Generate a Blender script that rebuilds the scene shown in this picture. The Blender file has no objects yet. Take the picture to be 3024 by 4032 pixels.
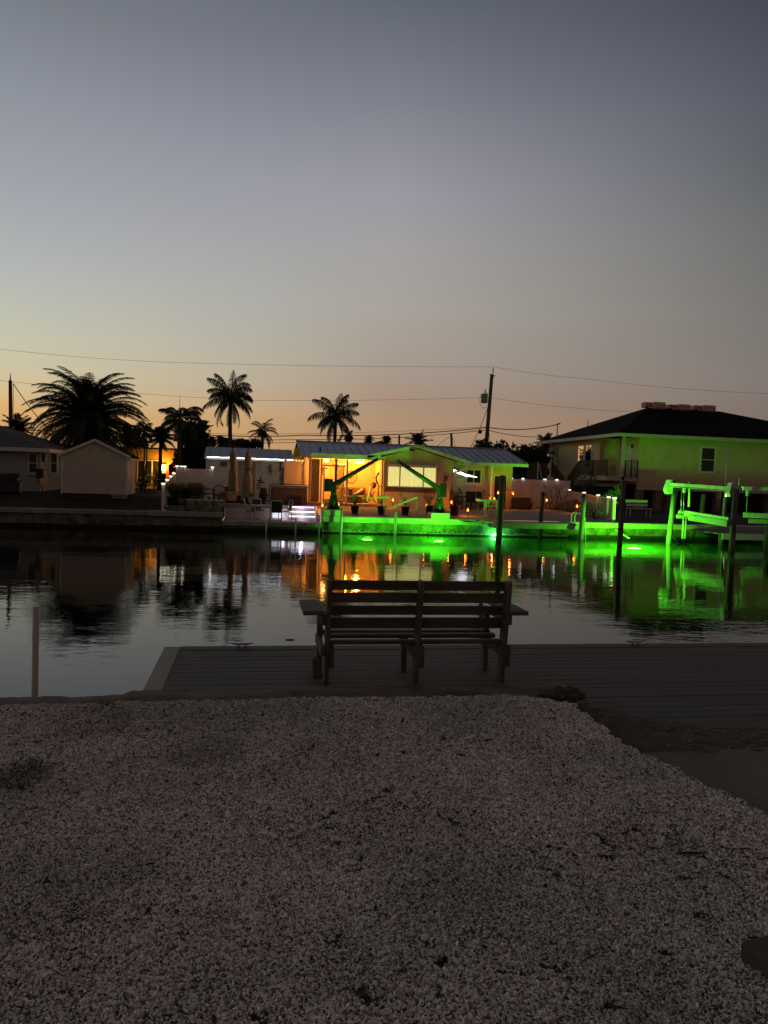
import bpy, bmesh, math, random
from mathutils import Vector, Matrix, noise
random.seed(7)
R = math.radians
C = bpy.context.scene.collection
# ---------------------------------------------------------------- camera maths (used to place things at their real depth)
F, CX, CY = 2950.0, 1512.0, 2016.0
CAM = Vector((0, 0, 2.7))
yaw, pit, rol = R(10), R(2.70), R(1.92)
fw = Vector((math.sin(yaw)*math.cos(pit), math.cos(yaw)*math.cos(pit), -math.sin(pit)))
r0 = Vector((math.cos(yaw), -math.sin(yaw), 0)); u0 = r0.cross(fw)
RT = math.cos(rol)*r0 + math.sin(rol)*u0; UP = math.cos(rol)*u0 - math.sin(rol)*r0
ZM = {'s': (0,0,1), 'D': (0,0,1.8228), '1': (0,1340,.3858), '2': (600,1420,.3617), '3': (1150,1540,.2713), '4': (1500,1640,.2411),
      '5': (1700,1400,.3617), '6': (2100,1540,.3014), '7': (2524,1540,.3436), 'a': (2600,1860,.2556), 'b': (620,1780,.2291),
      'c': (880,1840,.2291), 'd': (1120,1740,.2291), 'e': (1740,1840,.2291), 'g': (2180,1880,.1808), 'h': (1240,2000,.4822),
      'k': (500,1760,.1567), 'B': (1150,2250,.3014), 'A': (1750,2250,.2411)}
def W(z, x, y, X=None, Y=None, H=None):
    o = ZM[z]; a = (o[0]+x*o[2]-CX)/F; b = (CY-o[1]-y*o[2])/F
    d = fw + a*RT + b*UP
    t = Y/d.y if Y is not None else ((H-CAM.z)/d.z if H is not None else X/d.x)
    return CAM + t*d
cam = bpy.data.cameras.new('camera'); co = bpy.data.objects.new('camera', cam); C.objects.link(co)
M = Matrix((RT, UP, -fw)).transposed().to_4x4(); M.translation = CAM; co.matrix_world = M
cam.sensor_fit = 'VERTICAL'; cam.sensor_height = 36; cam.sensor_width = 27; cam.lens = 36*F/4032
cam.clip_start = .05; cam.clip_end = 3000
bpy.context.scene.camera = co

# ---------------------------------------------------------------- materials
def srgb(h):
    v = [int(h[i:i+2], 16)/255 for i in (0, 2, 4)]
    return [c/12.92 if c <= .04045 else ((c+.055)/1.055)**2.4 for c in v]
MC = {}
def mat(name, col, rough=.7, var=.25, scale=3.0, bump=0.0, bscale=None, metal=0, spec=.4, col2=None, stretch=(1,1,1)):
    if name in MC: return MC[name]
    m = bpy.data.materials.new(name); m.use_nodes = True; n = m.node_tree.nodes; l = m.node_tree.links
    p = n['Principled BSDF']; p.inputs['Roughness'].default_value = rough; p.inputs['Metallic'].default_value = metal
    p.inputs['Specular IOR Level'].default_value = spec
    tc = n.new('ShaderNodeTexCoord'); mp = n.new('ShaderNodeMapping'); mp.inputs['Scale'].default_value = stretch
    l.new(tc.outputs['Object'], mp.inputs['Vector'])
    nz = n.new('ShaderNodeTexNoise'); nz.inputs['Scale'].default_value = scale; nz.inputs['Detail'].default_value = 8
    nz.inputs['Roughness'].default_value = .65
    l.new(mp.outputs['Vector'], nz.inputs['Vector'])
    cr = n.new('ShaderNodeValToRGB'); e = cr.color_ramp.elements
    c2 = col2 or [c*(1-var) for c in col]
    e[0].position = .36; e[0].color = (*c2, 1); e[1].position = .64; e[1].color = (*[min(1, c*(1+var*.25)) for c in col], 1)
    l.new(nz.outputs['Fac'], cr.inputs['Fac']); l.new(cr.outputs['Color'], p.inputs['Base Color'])
    if bump:
        nb = n.new('ShaderNodeTexNoise'); nb.inputs['Scale'].default_value = bscale or scale*4; nb.inputs['Detail'].default_value = 6
        l.new(mp.outputs['Vector'], nb.inputs['Vector'])
        bp = n.new('ShaderNodeBump'); bp.inputs['Strength'].default_value = .8; bp.inputs['Distance'].default_value = bump
        l.new(nb.outputs['Fac'], bp.inputs['Height']); l.new(bp.outputs['Normal'], p.inputs['Normal'])
    MC[name] = m; return m
def emit(name, col, s):
    if name in MC: return MC[name]
    m = bpy.data.materials.new(name); m.use_nodes = True; p = m.node_tree.nodes['Principled BSDF']
    p.inputs['Base Color'].default_value = (*[min(.8, c) for c in col], 1)
    p.inputs['Emission Color'].default_value = (*col, 1); p.inputs['Emission Strength'].default_value = s
    MC[name] = m; return m
def glass(name, tint=(.02,.02,.025)):
    if name in MC: return MC[name]
    m = bpy.data.materials.new(name); m.use_nodes = True; p = m.node_tree.nodes['Principled BSDF']
    p.inputs['Base Color'].default_value = (*tint, 1); p.inputs['Roughness'].default_value = .06
    p.inputs['Specular IOR Level'].default_value = .3
    MC[name] = m; return m
white = mat('white_vinyl', (.70,.62,.56), .45, .1, 2)
siding_w = mat('white_siding', (.60,.54,.48), .5, .15, 2)
shed_m = mat('shed_siding', (.62,.50,.42), .55, .15, 2)
beige_w = mat('beige_stucco', (.50,.47,.36), .85, .18, 1.5, .004, 60)
trim_m = mat('trim_white', (.72,.70,.64), .5, .12, 3)
conc = mat('concrete', (.36,.33,.29), .9, .3, 3, .006, 30)
capc = mat('cap_concrete', (.48,.45,.40), .85, .22, 2.5, .004, 30)
walld = mat('weathered_seawall', (.21,.20,.16), .95, .65, 2.2, .03, 12, col2=(.06,.065,.045))
patio_m = mat('patio_slab', (.42,.37,.31), .85, .2, 2, .003, 30)
metal_roof = mat('metal_roof', (.30,.31,.34), .42, .12, 1.2, metal=.35)
shingle = mat('dark_shingle', (.012,.011,.010), 1.0, .4, 6, .01, 40, spec=.05)
shingle2 = mat('brown_shingle', (.08,.07,.055), .9, .35, 6, .01, 40)
wood_d = mat('weathered_wood', (.13,.112,.095), .8, .5, 5, .004, 25, stretch=(.35,3,3))
wood_v = mat('weathered_wood_upright', (.16,.125,.095), .8, .45, 5, .004, 25, stretch=(3,3,.35))
wood_b = mat('brown_wood', (.12,.075,.045), .75, .35, 5, .003, 25, stretch=(3,3,.4))
pile_m = mat('piling_wood', (.14,.12,.085), .9, .6, 3, .015, 14, stretch=(3,3,.5), col2=(.05,.042,.03))
pile_wrap = mat('piling_wrap', (.24,.235,.20), .75, .35, 3, .008, 12, stretch=(3,3,.5))
black_m = mat('black_plastic', (.02,.02,.02), .5, .2)
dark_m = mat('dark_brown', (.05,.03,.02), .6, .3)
fabric_t = mat('tan_canvas', (.36,.27,.17), .9, .35, 4, .01, 10)
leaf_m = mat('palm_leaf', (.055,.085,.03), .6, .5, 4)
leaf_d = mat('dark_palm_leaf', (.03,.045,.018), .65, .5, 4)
leaf_b = mat('shrub_leaf', (.10,.16,.05), .6, .5, 5)
leaf_dry = mat('dry_grass_leaf', (.20,.16,.08), .7, .5, 5)
bark = mat('palm_bark', (.12,.09,.065), .9, .5, 6, .02, 14)
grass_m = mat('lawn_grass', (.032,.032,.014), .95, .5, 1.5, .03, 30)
sand_m = mat('yard_gravel', (.36,.31,.26), .95, .35, 18, .012, 60)
earth_m = mat('earth', (.022,.019,.015), .95, .4, 1.5, .02, 10)
steel = mat('galvanised_steel', (.5,.5,.48), .35, .15, metal=.8)
alum = mat('painted_aluminium', (.62,.62,.58), .35, .15)
davit_m = mat('davit_paint', (.05,.052,.04), .45, .4, 5)
win_dark = glass('dark_glass')
yellow_m = mat('yellow_canvas', (.72,.50,.06), .8, .15)

# ---------------------------------------------------------------- mesh helpers
class MB:
    def __init__(s): s.bm = bmesh.new()
    def box(s, x0, x1, y0, y1, z0, z1):
        v = [s.bm.verts.new((x, y, z)) for z in (z0, z1) for y in (y0, y1) for x in (x0, x1)]
        for f in ((0,2,3,1),(4,5,7,6),(0,1,5,4),(2,6,7,3),(0,4,6,2),(1,3,7,5)): s.bm.faces.new([v[i] for i in f])
        return s
    def bar(s, a, b, w, h=None, up=(0,0,1)):
        a = Vector(a); b = Vector(b); h = h or w; d = (b-a).normalized(); up = Vector(up)
        if abs(d.dot(up)) > .98: up = Vector((0,1,0))
        sx = d.cross(up).normalized(); sz = sx.cross(d)
        v = [s.bm.verts.new(p + sx*i*w/2 + sz*j*h/2) for p in (a, b) for j in (-1, 1) for i in (-1, 1)]
        for f in ((0,1,3,2),(4,6,7,5),(0,4,5,1),(2,3,7,6),(0,2,6,4),(1,5,7,3)): s.bm.faces.new([v[i] for i in f])
        return s
    def cyl(s, a, b, ra, rb=None, n=12, cap=True):
        a = Vector(a); b = Vector(b); rb = ra if rb is None else rb; d = (b-a).normalized()
        up = Vector((0,0,1)) if abs(d.z) < .95 else Vector((1,0,0)); x = d.cross(up).normalized(); y = x.cross(d)
        L = [[s.bm.verts.new(p + (x*math.cos(t)+y*math.sin(t))*r) for t in [2*math.pi*i/n for i in range(n)]] for p, r in ((a,ra),(b,rb))]
        for i in range(n):
            f = s.bm.faces.new((L[0][i], L[0][(i+1)%n], L[1][(i+1)%n], L[1][i])); f.smooth = True
        if cap: s.bm.faces.new(L[0][::-1]); s.bm.faces.new(L[1])
        return s
    def tube(s, pts, r, n=7):
        pts = [Vector(p) for p in pts]; rs = r if isinstance(r, (list, tuple)) else [r]*len(pts); prev = None
        for k, p in enumerate(pts):
            d = (pts[min(k+1, len(pts)-1)] - pts[max(k-1, 0)]).normalized()
            up = Vector((0,0,1)) if abs(d.z) < .9 else Vector((1,0,0)); x = d.cross(up).normalized(); y = x.cross(d)
            ring = [s.bm.verts.new(p + (x*math.cos(2*math.pi*i/n)+y*math.sin(2*math.pi*i/n))*rs[k]) for i in range(n)]
            if prev:
                best = min(range(n), key=lambda o: (ring[o].co-p-(prev[0].co-pp)).length); ring = ring[best:]+ring[:best]
                for i in range(n):
                    f = s.bm.faces.new((prev[i], prev[(i+1)%n], ring[(i+1)%n], ring[i])); f.smooth = True
            else: s.bm.faces.new(ring[::-1])
            prev = ring; pp = p
        s.bm.faces.new(prev); return s
    def lathe(s, c, prof, n=16, sx=1, sy=1):
        c = Vector(c); prev = None
        for r, z in prof:
            ring = [s.bm.verts.new(c + Vector((math.cos(2*math.pi*i/n)*r*sx, math.sin(2*math.pi*i/n)*r*sy, z))) for i in range(n)]
            if prev:
                for i in range(n):
                    f = s.bm.faces.new((prev[i], prev[(i+1)%n], ring[(i+1)%n], ring[i])); f.smooth = True
            else: s.bm.faces.new(ring[::-1])
            prev = ring
        s.bm.faces.new(prev); return s
    def prism(s, pts, ext):
        pts = [Vector(p) for p in pts]; ext = Vector(ext)
        a = [s.bm.verts.new(p) for p in pts]; b = [s.bm.verts.new(p+ext) for p in pts]; n = len(pts)
        s.bm.faces.new(a[::-1]); s.bm.faces.new(b)
        for i in range(n): s.bm.faces.new((a[i], a[(i+1)%n], b[(i+1)%n], b[i]))
        return s
    def face(s, *p):
        s.bm.faces.new([s.bm.verts.new(q) for q in p]); return s
    def blob(s, c, r, sub=2, amp=.1, fr=3):
        m = bmesh.ops.create_icosphere(s.bm, subdivisions=sub, radius=1)
        for v in m['verts']:
            k = 1 + amp*noise.noise(v.co*fr + Vector(c))
            v.co = Vector((v.co.x*r[0]*k, v.co.y*r[1]*k, v.co.z*r[2]*k)) + Vector(c)
            for f in v.link_faces: f.smooth = True
        return s
    def build(s, name, m, parent=None, origin=None, bevel=0):
        if bevel:
            bmesh.ops.remove_doubles(s.bm, verts=s.bm.verts, dist=1e-5)
            bmesh.ops.bevel(s.bm, geom=[e for e in s.bm.edges if len(e.link_faces) == 2 and e.calc_face_angle(0) > .6], offset=bevel, segments=1, affect='EDGES')
        if parent is not None: o0 = Vector(parent['_o'])
        elif origin is not None: o0 = Vector(origin)
        else: o0 = Vector((0,0,0))
        for v in s.bm.verts: v.co -= o0
        bmesh.ops.recalc_face_normals(s.bm, faces=s.bm.faces)
        me = bpy.data.meshes.new(name); s.bm.to_mesh(me); s.bm.free(); me.materials.append(m)
        o = bpy.data.objects.new(name, me); C.objects.link(o); o['_o'] = tuple(o0)
        if parent is not None: o.parent = parent
        else: o.location = o0
        return o
def tag(o, label, cat, group=None, kind=None):
    o['label'] = label; o['category'] = cat
    if group: o['group'] = group
    if kind: o['kind'] = kind
    return o
def thing(name, label, cat, loc, group=None):
    o = bpy.data.objects.new(name, None); C.objects.link(o); o.location = loc; o.empty_display_size = .2
    o['_o'] = tuple(loc); return tag(o, label, cat, group)
def struct(o): o['kind'] = 'structure'; return o
def dup(root, loc, rz=None, label=None):
    r = root.copy(); C.objects.link(r); r.location = loc
    if rz is not None: r.rotation_euler = (0, 0, rz)
    if label: r['label'] = label
    def rec(src, dst):
        for ch in [o for o in kids.get(src, [])]:
            c = ch.copy(); C.objects.link(c); c.parent = dst; rec(ch, c)
    kids = {}
    for o in list(C.objects):
        if o.parent is not None: kids.setdefault(o.parent, []).append(o)
    rec(root, r); return r
def light(parent, loc, col, power, size=.04, name='lamp_light'):
    l = bpy.data.lights.new(name, 'POINT'); l.color = col; l.energy = power; l.shadow_soft_size = size
    o = bpy.data.objects.new(name, l); C.objects.link(o); o.location = Vector(loc)
    if parent is not None: o.parent = parent; o.location = Vector(loc) - Vector(parent['_o'])
    return o
def siding(mb, a, b, z0, z1, nrm, step=.19, t=.032):
    # lap boards between plan points a and b, boards tilted outwards at their foot
    a = Vector((*a, 0)); b = Vector((*b, 0)); nv = Vector((*nrm, 0)); z = z0
    while z < z1-.01:
        zt = min(z+step, z1)
        p = [a+nv*t+Vector((0,0,z)), a+nv*.004+Vector((0,0,zt)), a-nv*.03+Vector((0,0,zt)), a-nv*.03+Vector((0,0,z))]
        mb.prism(p, b-a); z += step
def window(par, x0, x1, y, z0, z1, nx=1, nz=2, fr=.05, pane=None, frame=None, sill=None, name='window'):
    m = MB()
    m.box(x0-fr, x0, y-.04, y+.03, z0-fr, z1+fr).box(x1, x1+fr, y-.04, y+.03, z0-fr, z1+fr)
    m.box(x0, x1, y-.04, y+.03, z0-fr, z0).box(x0, x1, y-.04, y+.03, z1, z1+fr)
    for i in range(1, nx):
        x = x0+(x1-x0)*i/nx; m.box(x-fr*.5, x+fr*.5, y-.035, y+.03, z0, z1)
    if nz > 1:
        z = (z0+z1)/2
        for i in range(nx):
            xa = x0+(x1-x0)*i/nx+(fr*.5 if i else 0); xb = x0+(x1-x0)*(i+1)/nx-(fr*.5 if i < nx-1 else 0)
            m.box(xa, xb, y-.03, y+.03, z-.02, z+.02)
    w = m.build(name, frame or trim_m, par)
    MB().box(x0, x1, y-.002, y+.02, z0, z1).build('pane', pane or win_dark, w)
    if sill: MB().box(x0-.12, x1+.12, y-.10, y+.02, z0-fr-.10, z0-fr-.003).build('sill', sill, w)
    return w
# ---------------------------------------------------------------- world: dusk sky
sc = bpy.context.scene
w = bpy.data.worlds.new('World'); sc.world = w; w.use_nodes = True
n = w.node_tree.nodes; l = w.node_tree.links; bg = n['Background']; bg.inputs['Strength'].default_value = 1
tc = n.new('ShaderNodeTexCoord'); sep = n.new('ShaderNodeSeparateXYZ'); l.new(tc.outputs['Generated'], sep.inputs[0])
def mth(op, a, b=None, clamp=False):
    m = n.new('ShaderNodeMath'); m.operation = op; m.use_clamp = clamp
    for i, v in enumerate((a, b)):
        if v is None: continue
        if isinstance(v, (int, float)): m.inputs[i].default_value = v
        else: l.new(v, m.inputs[i])
    return m.outputs[0]
el = mth('MULTIPLY', mth('ARCSINE', sep.outputs['Z']), 1/R(90))     # 0 at the horizon, 1 at the zenith
def ramp(stops):
    r = n.new('ShaderNodeValToRGB'); e = r.color_ramp.elements; r.color_ramp.interpolation = 'EASE' if 0 else 'LINEAR'
    while len(e) < len(stops): e.new(.5)
    for x, (p, c) in zip(e, stops): x.position = p/90; x.color = (*srgb(c), 1)
    l.new(el, r.inputs['Fac']); return r.outputs['Color']
left_ = ramp([(0,'dc9c60'),(3.7,'dbae70'),(5,'d6be92'),(6.6,'cdc3a3'),(9.1,'c3c2ae'),(12.8,'b4b7b3'),(17.8,'a2a5ab'),(23.6,'8d929c'),(29,'757a83'),(45,'565b66'),(90,'3a3e48')])
cent = ramp([(0,'b58e6a'),(4.4,'b09074'),(5.8,'a98f7b'),(8,'a7998c'),(12.4,'a8a29a'),(16.5,'a3a09f'),(20.6,'9a98a2'),(26.8,'7a7e88'),(32.5,'5b616c'),(45,'4c515d'),(90,'3a3e48')])
rght = ramp([(0,'7d6b61'),(5,'7d7068'),(7.2,'7f7772'),(12.2,'777470'),(17,'6b6c6c'),(21,'5b6063'),(24.8,'545762'),(30,'42454f'),(45,'3e414b'),(90,'3a3e48')])
bck = ramp([(0,'655248'),(8,'68564c'),(22,'5a4d48'),(45,'464044'),(90,'3c3e45')])
sa = R(-34)
hl = mth('SQRT', mth('ADD', mth('MULTIPLY', sep.outputs['X'], sep.outputs['X']), mth('MULTIPLY', sep.outputs['Y'], sep.outputs['Y'])))
dt = mth('DIVIDE', mth('ADD', mth('MULTIPLY', sep.outputs['X'], math.sin(sa)), mth('MULTIPLY', sep.outputs['Y'], math.cos(sa))), mth('ADD', hl, .0001))
def blend(a, b, lo, hi):
    x = n.new('ShaderNodeMix'); x.data_type = 'RGBA'; l.new(mth('DIVIDE', mth('SUBTRACT', dt, lo), hi-lo, True), x.inputs['Factor'])
    l.new(a, x.inputs['A']); l.new(b, x.inputs['B']); return x.outputs['Result']
skycol = blend(blend(blend(bck, rght, -.6, .326), cent, .326, .72), left_, .72, .956)
# faint streaks of pinkish cloud close to the horizon
mp = n.new('ShaderNodeMapping'); mp.inputs['Scale'].default_value = (2.2, 2.2, 26); l.new(tc.outputs['Generated'], mp.inputs['Vector'])
nz = n.new('ShaderNodeTexNoise'); nz.inputs['Scale'].default_value = 2.4; nz.inputs['Detail'].default_value = 5; l.new(mp.outputs['Vector'], nz.inputs['Vector'])
low = mth('SUBTRACT', 1.0, mth('DIVIDE', el, 9/90), True)
cl = mth('MULTIPLY', mth('MULTIPLY', mth('SUBTRACT', nz.outputs['Fac'], .5), 2.6, True), low)
mx2 = n.new('ShaderNodeMix'); mx2.data_type = 'RGBA'; l.new(mth('MULTIPLY', cl, .4), mx2.inputs['Factor']); l.new(skycol, mx2.inputs['A'])
mx2.inputs['B'].default_value = (*srgb('ad8974'), 1)
sky = n.new('ShaderNodeTexSky'); sky.sky_type = 'NISHITA'; sky.sun_disc = False; sky.sun_elevation = R(-4); sky.sun_rotation = R(-34)
mx4 = n.new('ShaderNodeMix'); mx4.data_type = 'RGBA'; mx4.blend_type = 'ADD'; mx4.inputs['Factor'].default_value = .03
l.new(mx2.outputs['Result'], mx4.inputs['A']); l.new(sky.outputs[0], mx4.inputs['B']); l.new(mx4.outputs['Result'], bg.inputs['Color'])
vs = sc.view_settings; vs.view_transform = 'Standard'; vs.look = 'None'; vs.exposure = 0; vs.gamma = 1

# ---------------------------------------------------------------- water
m = bpy.data.materials.new('canal_water'); m.use_nodes = True; n = m.node_tree.nodes; l = m.node_tree.links
n.remove(n['Principled BSDF']); out = n['Material Output']
gl = n.new('ShaderNodeBsdfGlossy'); gl.inputs['Roughness'].default_value = .02
tr = n.new('ShaderNodeBsdfTransparent'); tr.inputs['Color'].default_value = (.9,.95,.9,1)
fr = n.new('ShaderNodeFresnel'); fr.inputs['IOR'].default_value = 1.52; mixs = n.new('ShaderNodeMixShader')
tcw = n.new('ShaderNodeTexCoord')
def wn(scale, sx, sy, det, dist):
    mp = n.new('ShaderNodeMapping'); mp.inputs['Scale'].default_value = (sx, sy, 1); mp.inputs['Rotation'].default_value = (0,0,R(12))
    l.new(tcw.outputs['Object'], mp.inputs['Vector'])
    z = n.new('ShaderNodeTexNoise'); z.inputs['Scale'].default_value = scale; z.inputs['Detail'].default_value = det; l.new(mp.outputs['Vector'], z.inputs['Vector'])
    b = n.new('ShaderNodeBump'); b.inputs['Strength'].default_value = 1; b.inputs['Distance'].default_value = dist; l.new(z.outputs['Fac'], b.inputs['Height'])
    return b
b1 = wn(.45, 1, 1.7, 2, .009); b2 = wn(2.8, 1, 2.2, 3, .0025)
l.new(b1.outputs[0], b2.inputs['Normal'])
l.new(b2.outputs[0], gl.inputs['Normal']); l.new(fr.outputs[0], mixs.inputs[0]); l.new(tr.outputs[0], mixs.inputs[1]); l.new(gl.outputs[0], mixs.inputs[2])
l.new(mixs.outputs[0], out.inputs['Surface'])
MB().face((-90,1,0),(90,1,0),(90,34.9,0),(-90,34.9,0)).build('water', m)['kind'] = 'structure'
# lit turbid water round the submerged lamps
m = bpy.data.materials.new('turbid_water'); m.use_nodes = True; n = m.node_tree.nodes; l = m.node_tree.links
n.remove(n['Principled BSDF']); v = n.new('ShaderNodeVolumePrincipled'); v.inputs['Color'].default_value = (.12,.95,.15,1)
v.inputs['Density'].default_value = .40; v.inputs['Anisotropy'].default_value = .2; l.new(v.outputs[0], n['Material Output'].inputs['Volume'])
o = MB().box(-1.5, 30, 26.5, 34.45, -.32, -.015).build('water_depth', m); o['kind'] = 'structure'
MB().face((-90,0,-2.4),(90,0,-2.4),(90,36,-2.4),(-90,36,-2.4)).build('canal_bed', mat('black_mud', (.006,.006,.005), 1, .2, spec=0))['kind'] = 'structure'

def lamp_under(px, py, col, core, p, lab, z='h'):
    q = W(z, px, py, H=-.16)
    t = thing('underwater_lamp', lab, 'underwater light', (q.x, q.y, -.28), 'green lamps glowing under the canal surface')
    MB().cyl((q.x, q.y, -.28), (q.x, q.y, -.14), .07).build('lamp_housing', black_m, t)
    MB().lathe((q.x, q.y, -.139), [(.13,0),(.15,.012),(.10,.028),(.01,.032)], 20, 1.5 if p < 2000 else 2.3, 1).build('lamp_lens', core, t)
    light(t, (q.x, q.y, -.06), col, p*(.18 if p < 2000 else .36), .06)
    sl_ = bpy.data.lights.new('lamp_beam', 'SPOT'); sl_.color = col; sl_.energy = p; sl_.spot_size = R(128 if p < 2000 else 118); sl_.spot_blend = .6; sl_.shadow_soft_size = .06 if p < 2000 else .22
    so = bpy.data.objects.new('lamp_beam', sl_); C.objects.link(so); so.parent = t; so.location = Vector((q.x, q.y, -.06))-Vector(t['_o'])
    so.rotation_euler = (R(90+14), 0, 0 if p < 2000 else R(-32))
    return q
GREEN = (.13, 1, .012)
core = emit('green_core', (.55, 1, .25), 26); core2 = emit('cyan_core', (.5, 1, .9), 26)
lamp_under(425, 265, (.07,1,.012), core, 300, 'leftmost glowing green lamp in the water, out from the left crane pedestal')
lamp_under(1010, 278, (.07,1,.012), core, 720, 'glowing green lamp in the water in front of the right crane pedestal')
lamp_under(1475, 263, (.03,1,.04), core2, 480, 'bluish white green lamp in the water just left of the tall dark piling')
lamp_under(1370, 1186, (.11,1,.012), core, 3000, 'brightest green lamp, spreading wide glow beside the piling right of the picket fence', 'D')

# ---------------------------------------------------------------- far bank terrain
def terr(name, x0, x1, prof, m, kind='structure', nx=1, amp=0):
    mb = MB(); prev = None
    for (y, z) in prof:
        row = [mb.bm.verts.new((x0+(x1-x0)*i/nx, y, z+(amp*noise.noise(Vector((x0+(x1-x0)*i/nx, y, 3.3))) if amp else 0))) for i in range(nx+1)]
        if prev:
            for i in range(nx): mb.bm.faces.new((prev[i], prev[i+1], row[i+1], row[i])).smooth = True
        prev = row
    o = mb.build(name, m); o['kind'] = kind; return o
terr('lawn', -90, -3.95, [(35.05,.74),(36.2,.95),(37.2,1.25),(38.4,1.38),(50,1.4),(62,1.4)], grass_m, nx=60, amp=.07)
terr('gravel_yard', 3.3, 15.0, [(34.8,.78),(36.2,.93),(38,1.06),(39.2,1.06),(60,1.1)], sand_m, nx=24, amp=.04)
terr('gravel_yard', 15.0, 18.3, [(34.8,.75),(36.2,.86),(38,1.0),(39.2,1.03),(60,1.08)], sand_m, nx=8, amp=.04)
terr('neighbour_ground', 18.3, 120, [(34.8,.76),(38,.95),(45,1.0),(62,1.05)], earth_m, nx=20, amp=.05)
terr('ground', -3.95, 3.3, [(44,1.12),(62,1.15)], earth_m)
terr('ground', -400, 500, [(62,1.12),(1500,1.4)], earth_m)
# seawalls
algae = mat('algae', (.02,.022,.012), .8, .6, 5, .01, 30)
def wall(name, x0, x1, y0, zt, capz, capf, lab, cm=capc, wm=walld):
    t = thing(name, lab, 'seawall', ((x0+x1)/2, y0, 0))
    MB().box(x0, x1, y0, y0+.5, -2.38, capz-.002).build('wall_panel', wm, t)
    MB().box(x0, x1, y0-.012, y0-.001, -2.37, .17+.02*math.sin(x0)).build('algae_band', algae, t)
    MB().box(x0-.0, x1+.0, y0-capf, y0+.55, capz, zt).build('cap', cm, t, bevel=.02)
    return t
wl = wall('seawall', -90, -4.62, 35.0, .80, .60, .12, 'dark seawall with a pale cap below the lawn at the left', conc)
t = wall('seawall', -4.6, -1.32, 34.75, .83, .60, .15, 'seawall under the block planter ledge with the white buckets', conc)
mb = MB(); x = -3.80
while x < -1.45: mb.box(x+.006, min(x+.40, -1.36), 35.0, 35.28, .833, 1.07); x += .41
mb.build('paver_course', walld, t, bevel=.01)
t = wall('seawall', -1.30, 3.18, 34.6, .45, .25, .12, 'low seawall under the slab with the patio table', conc)
MB().box(-1.30, 3.18, 35.15, 37.2, .2, .449).build('dock_slab', patio_m, t)
t = wall('seawall', 3.20, 11.35, 34.5, .80, .54, .20, 'bright green lit seawall cap below the two boat cranes', capc)
mb = MB()                                                                  # oyster crust at the tide line
for i in range(1500):
    x = random.uniform(3.2, 15.3); z = .07+abs(random.gauss(0, .05)); s = random.uniform(.012, .03)
    mb.blob((x, 34.49, z), (s, s*.5, s), 1, .3)
o = mb.build('oyster_crust', capc, t); o['kind'] = 'stuff'
t = wall('seawall', 11.36, 15.35, 34.5, .70, .60, .02, 'rough green lit seawall without a cap behind the tall piling', walld)
t = wall('seawall', 15.36, 90, 34.5, .80, .54, .20, 'long seawall with green lit cap right of the swim ladder', capc)
# swim dock
t = thing('swim_dock', 'low dock platform jutting out with green lit edge beside the swim ladder', 'dock', (13, 33.6, .55))
MB().box(10.9, 15.15, 32.9, 34.48, .70, .78).build('deck', patio_m, t)
MB().box(10.9, 15.1, 32.93, 32.99, .52, .697).build('fascia', capc, t)
for x in (11.2, 13, 14.9): MB().box(x-.07, x+.07, 33.1, 34.45, .50, .697).build('joist', wood_d, t)
# patio on the left
t = thing('patio', 'raised concrete patio with a pale front wall left of the lit steps', 'patio', (0, 38, .45))
MB().box(-3.9, 1.50, 37.25, 43.6, .95, 1.10).build('slab', patio_m, t)
MB().box(1.503, 3.30, 37.75, 43.6, .95, 1.10).build('slab', patio_m, t)
MB().box(-1.3, 1.45, 37.3, 37.5, .30, .948).build('retaining_wall', white, t)
MB().box(-3.9, -1.303, 35.3, 37.24, .5, .99).build('planter_bed', earth_m, t)
# lit steps
q0 = W('c', 1160, 850, Y=36.6); q1 = W('c', 1560, 850, Y=36.6)
t = thing('patio_steps', 'white concrete steps glowing blue white under their nosings', 'steps', (2.3, 37, .45))
xa, xb = 1.75, 3.05
led = emit('led_white', (.62, .60, 1.0), 2.6); led_w = emit('led_warm_white', (1, .95, .72), 2.2)
for k in range(3):
    MB().box(xa, xb, 36.55+.38*k, 37.745, .452+.21*k, .452+.21*(k+1)-.004).build('step', white, t)
    s = MB().box(xa+.02, xb-.02, 36.55+.38*k-.035, 36.55+.38*k-.003, .452+.21*(k+1)-.05, .452+.21*(k+1)-.006).build('light_strip', led if k != 1 else led_w, t)
MB().prism([(3.053, 36.0, .45), (3.053, 37.74, .45), (3.053, 37.74, 1.12), (3.053, 36.9, 1.12), (3.053, 36.0, .55)], (.12, 0, 0)).build('side_wall', white, t)
MB().box(1.50, 1.747, 36.9, 37.745, .452, 1.10).build('side_wall', white, t)
MB().box(1.0, 1.5, 37.2, 37.245, .50, .90).build('light_panel', emit('led_panel', (.85,.85,1), .75), t)
for z in range(3): light(t, (2.4, 36.3+.36*z, .60+.21*z), (.72,.70,1), 2.6, .08)
light(t, (1.5, 36.6, .62), (.72,.70,1), 4, .1)
# near bank
terr('canal_bank', -90, 2.45, [(5.9,-2.4),(5.9,.8),(5.75,.96),(-6,.96)], earth_m)
terr('canal_bank', 2.45, 90, [(4.6,-2.4),(4.6,.70),(4.2,.90),(-6,.93)], earth_m)
# ---------------------------------------------------------------- centre house
RY = 39.5
t = thing('canal_house', 'pale green house with grey metal roof, glowing orange porch and wide lit window', 'house', (8, 41, 1.0))
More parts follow.
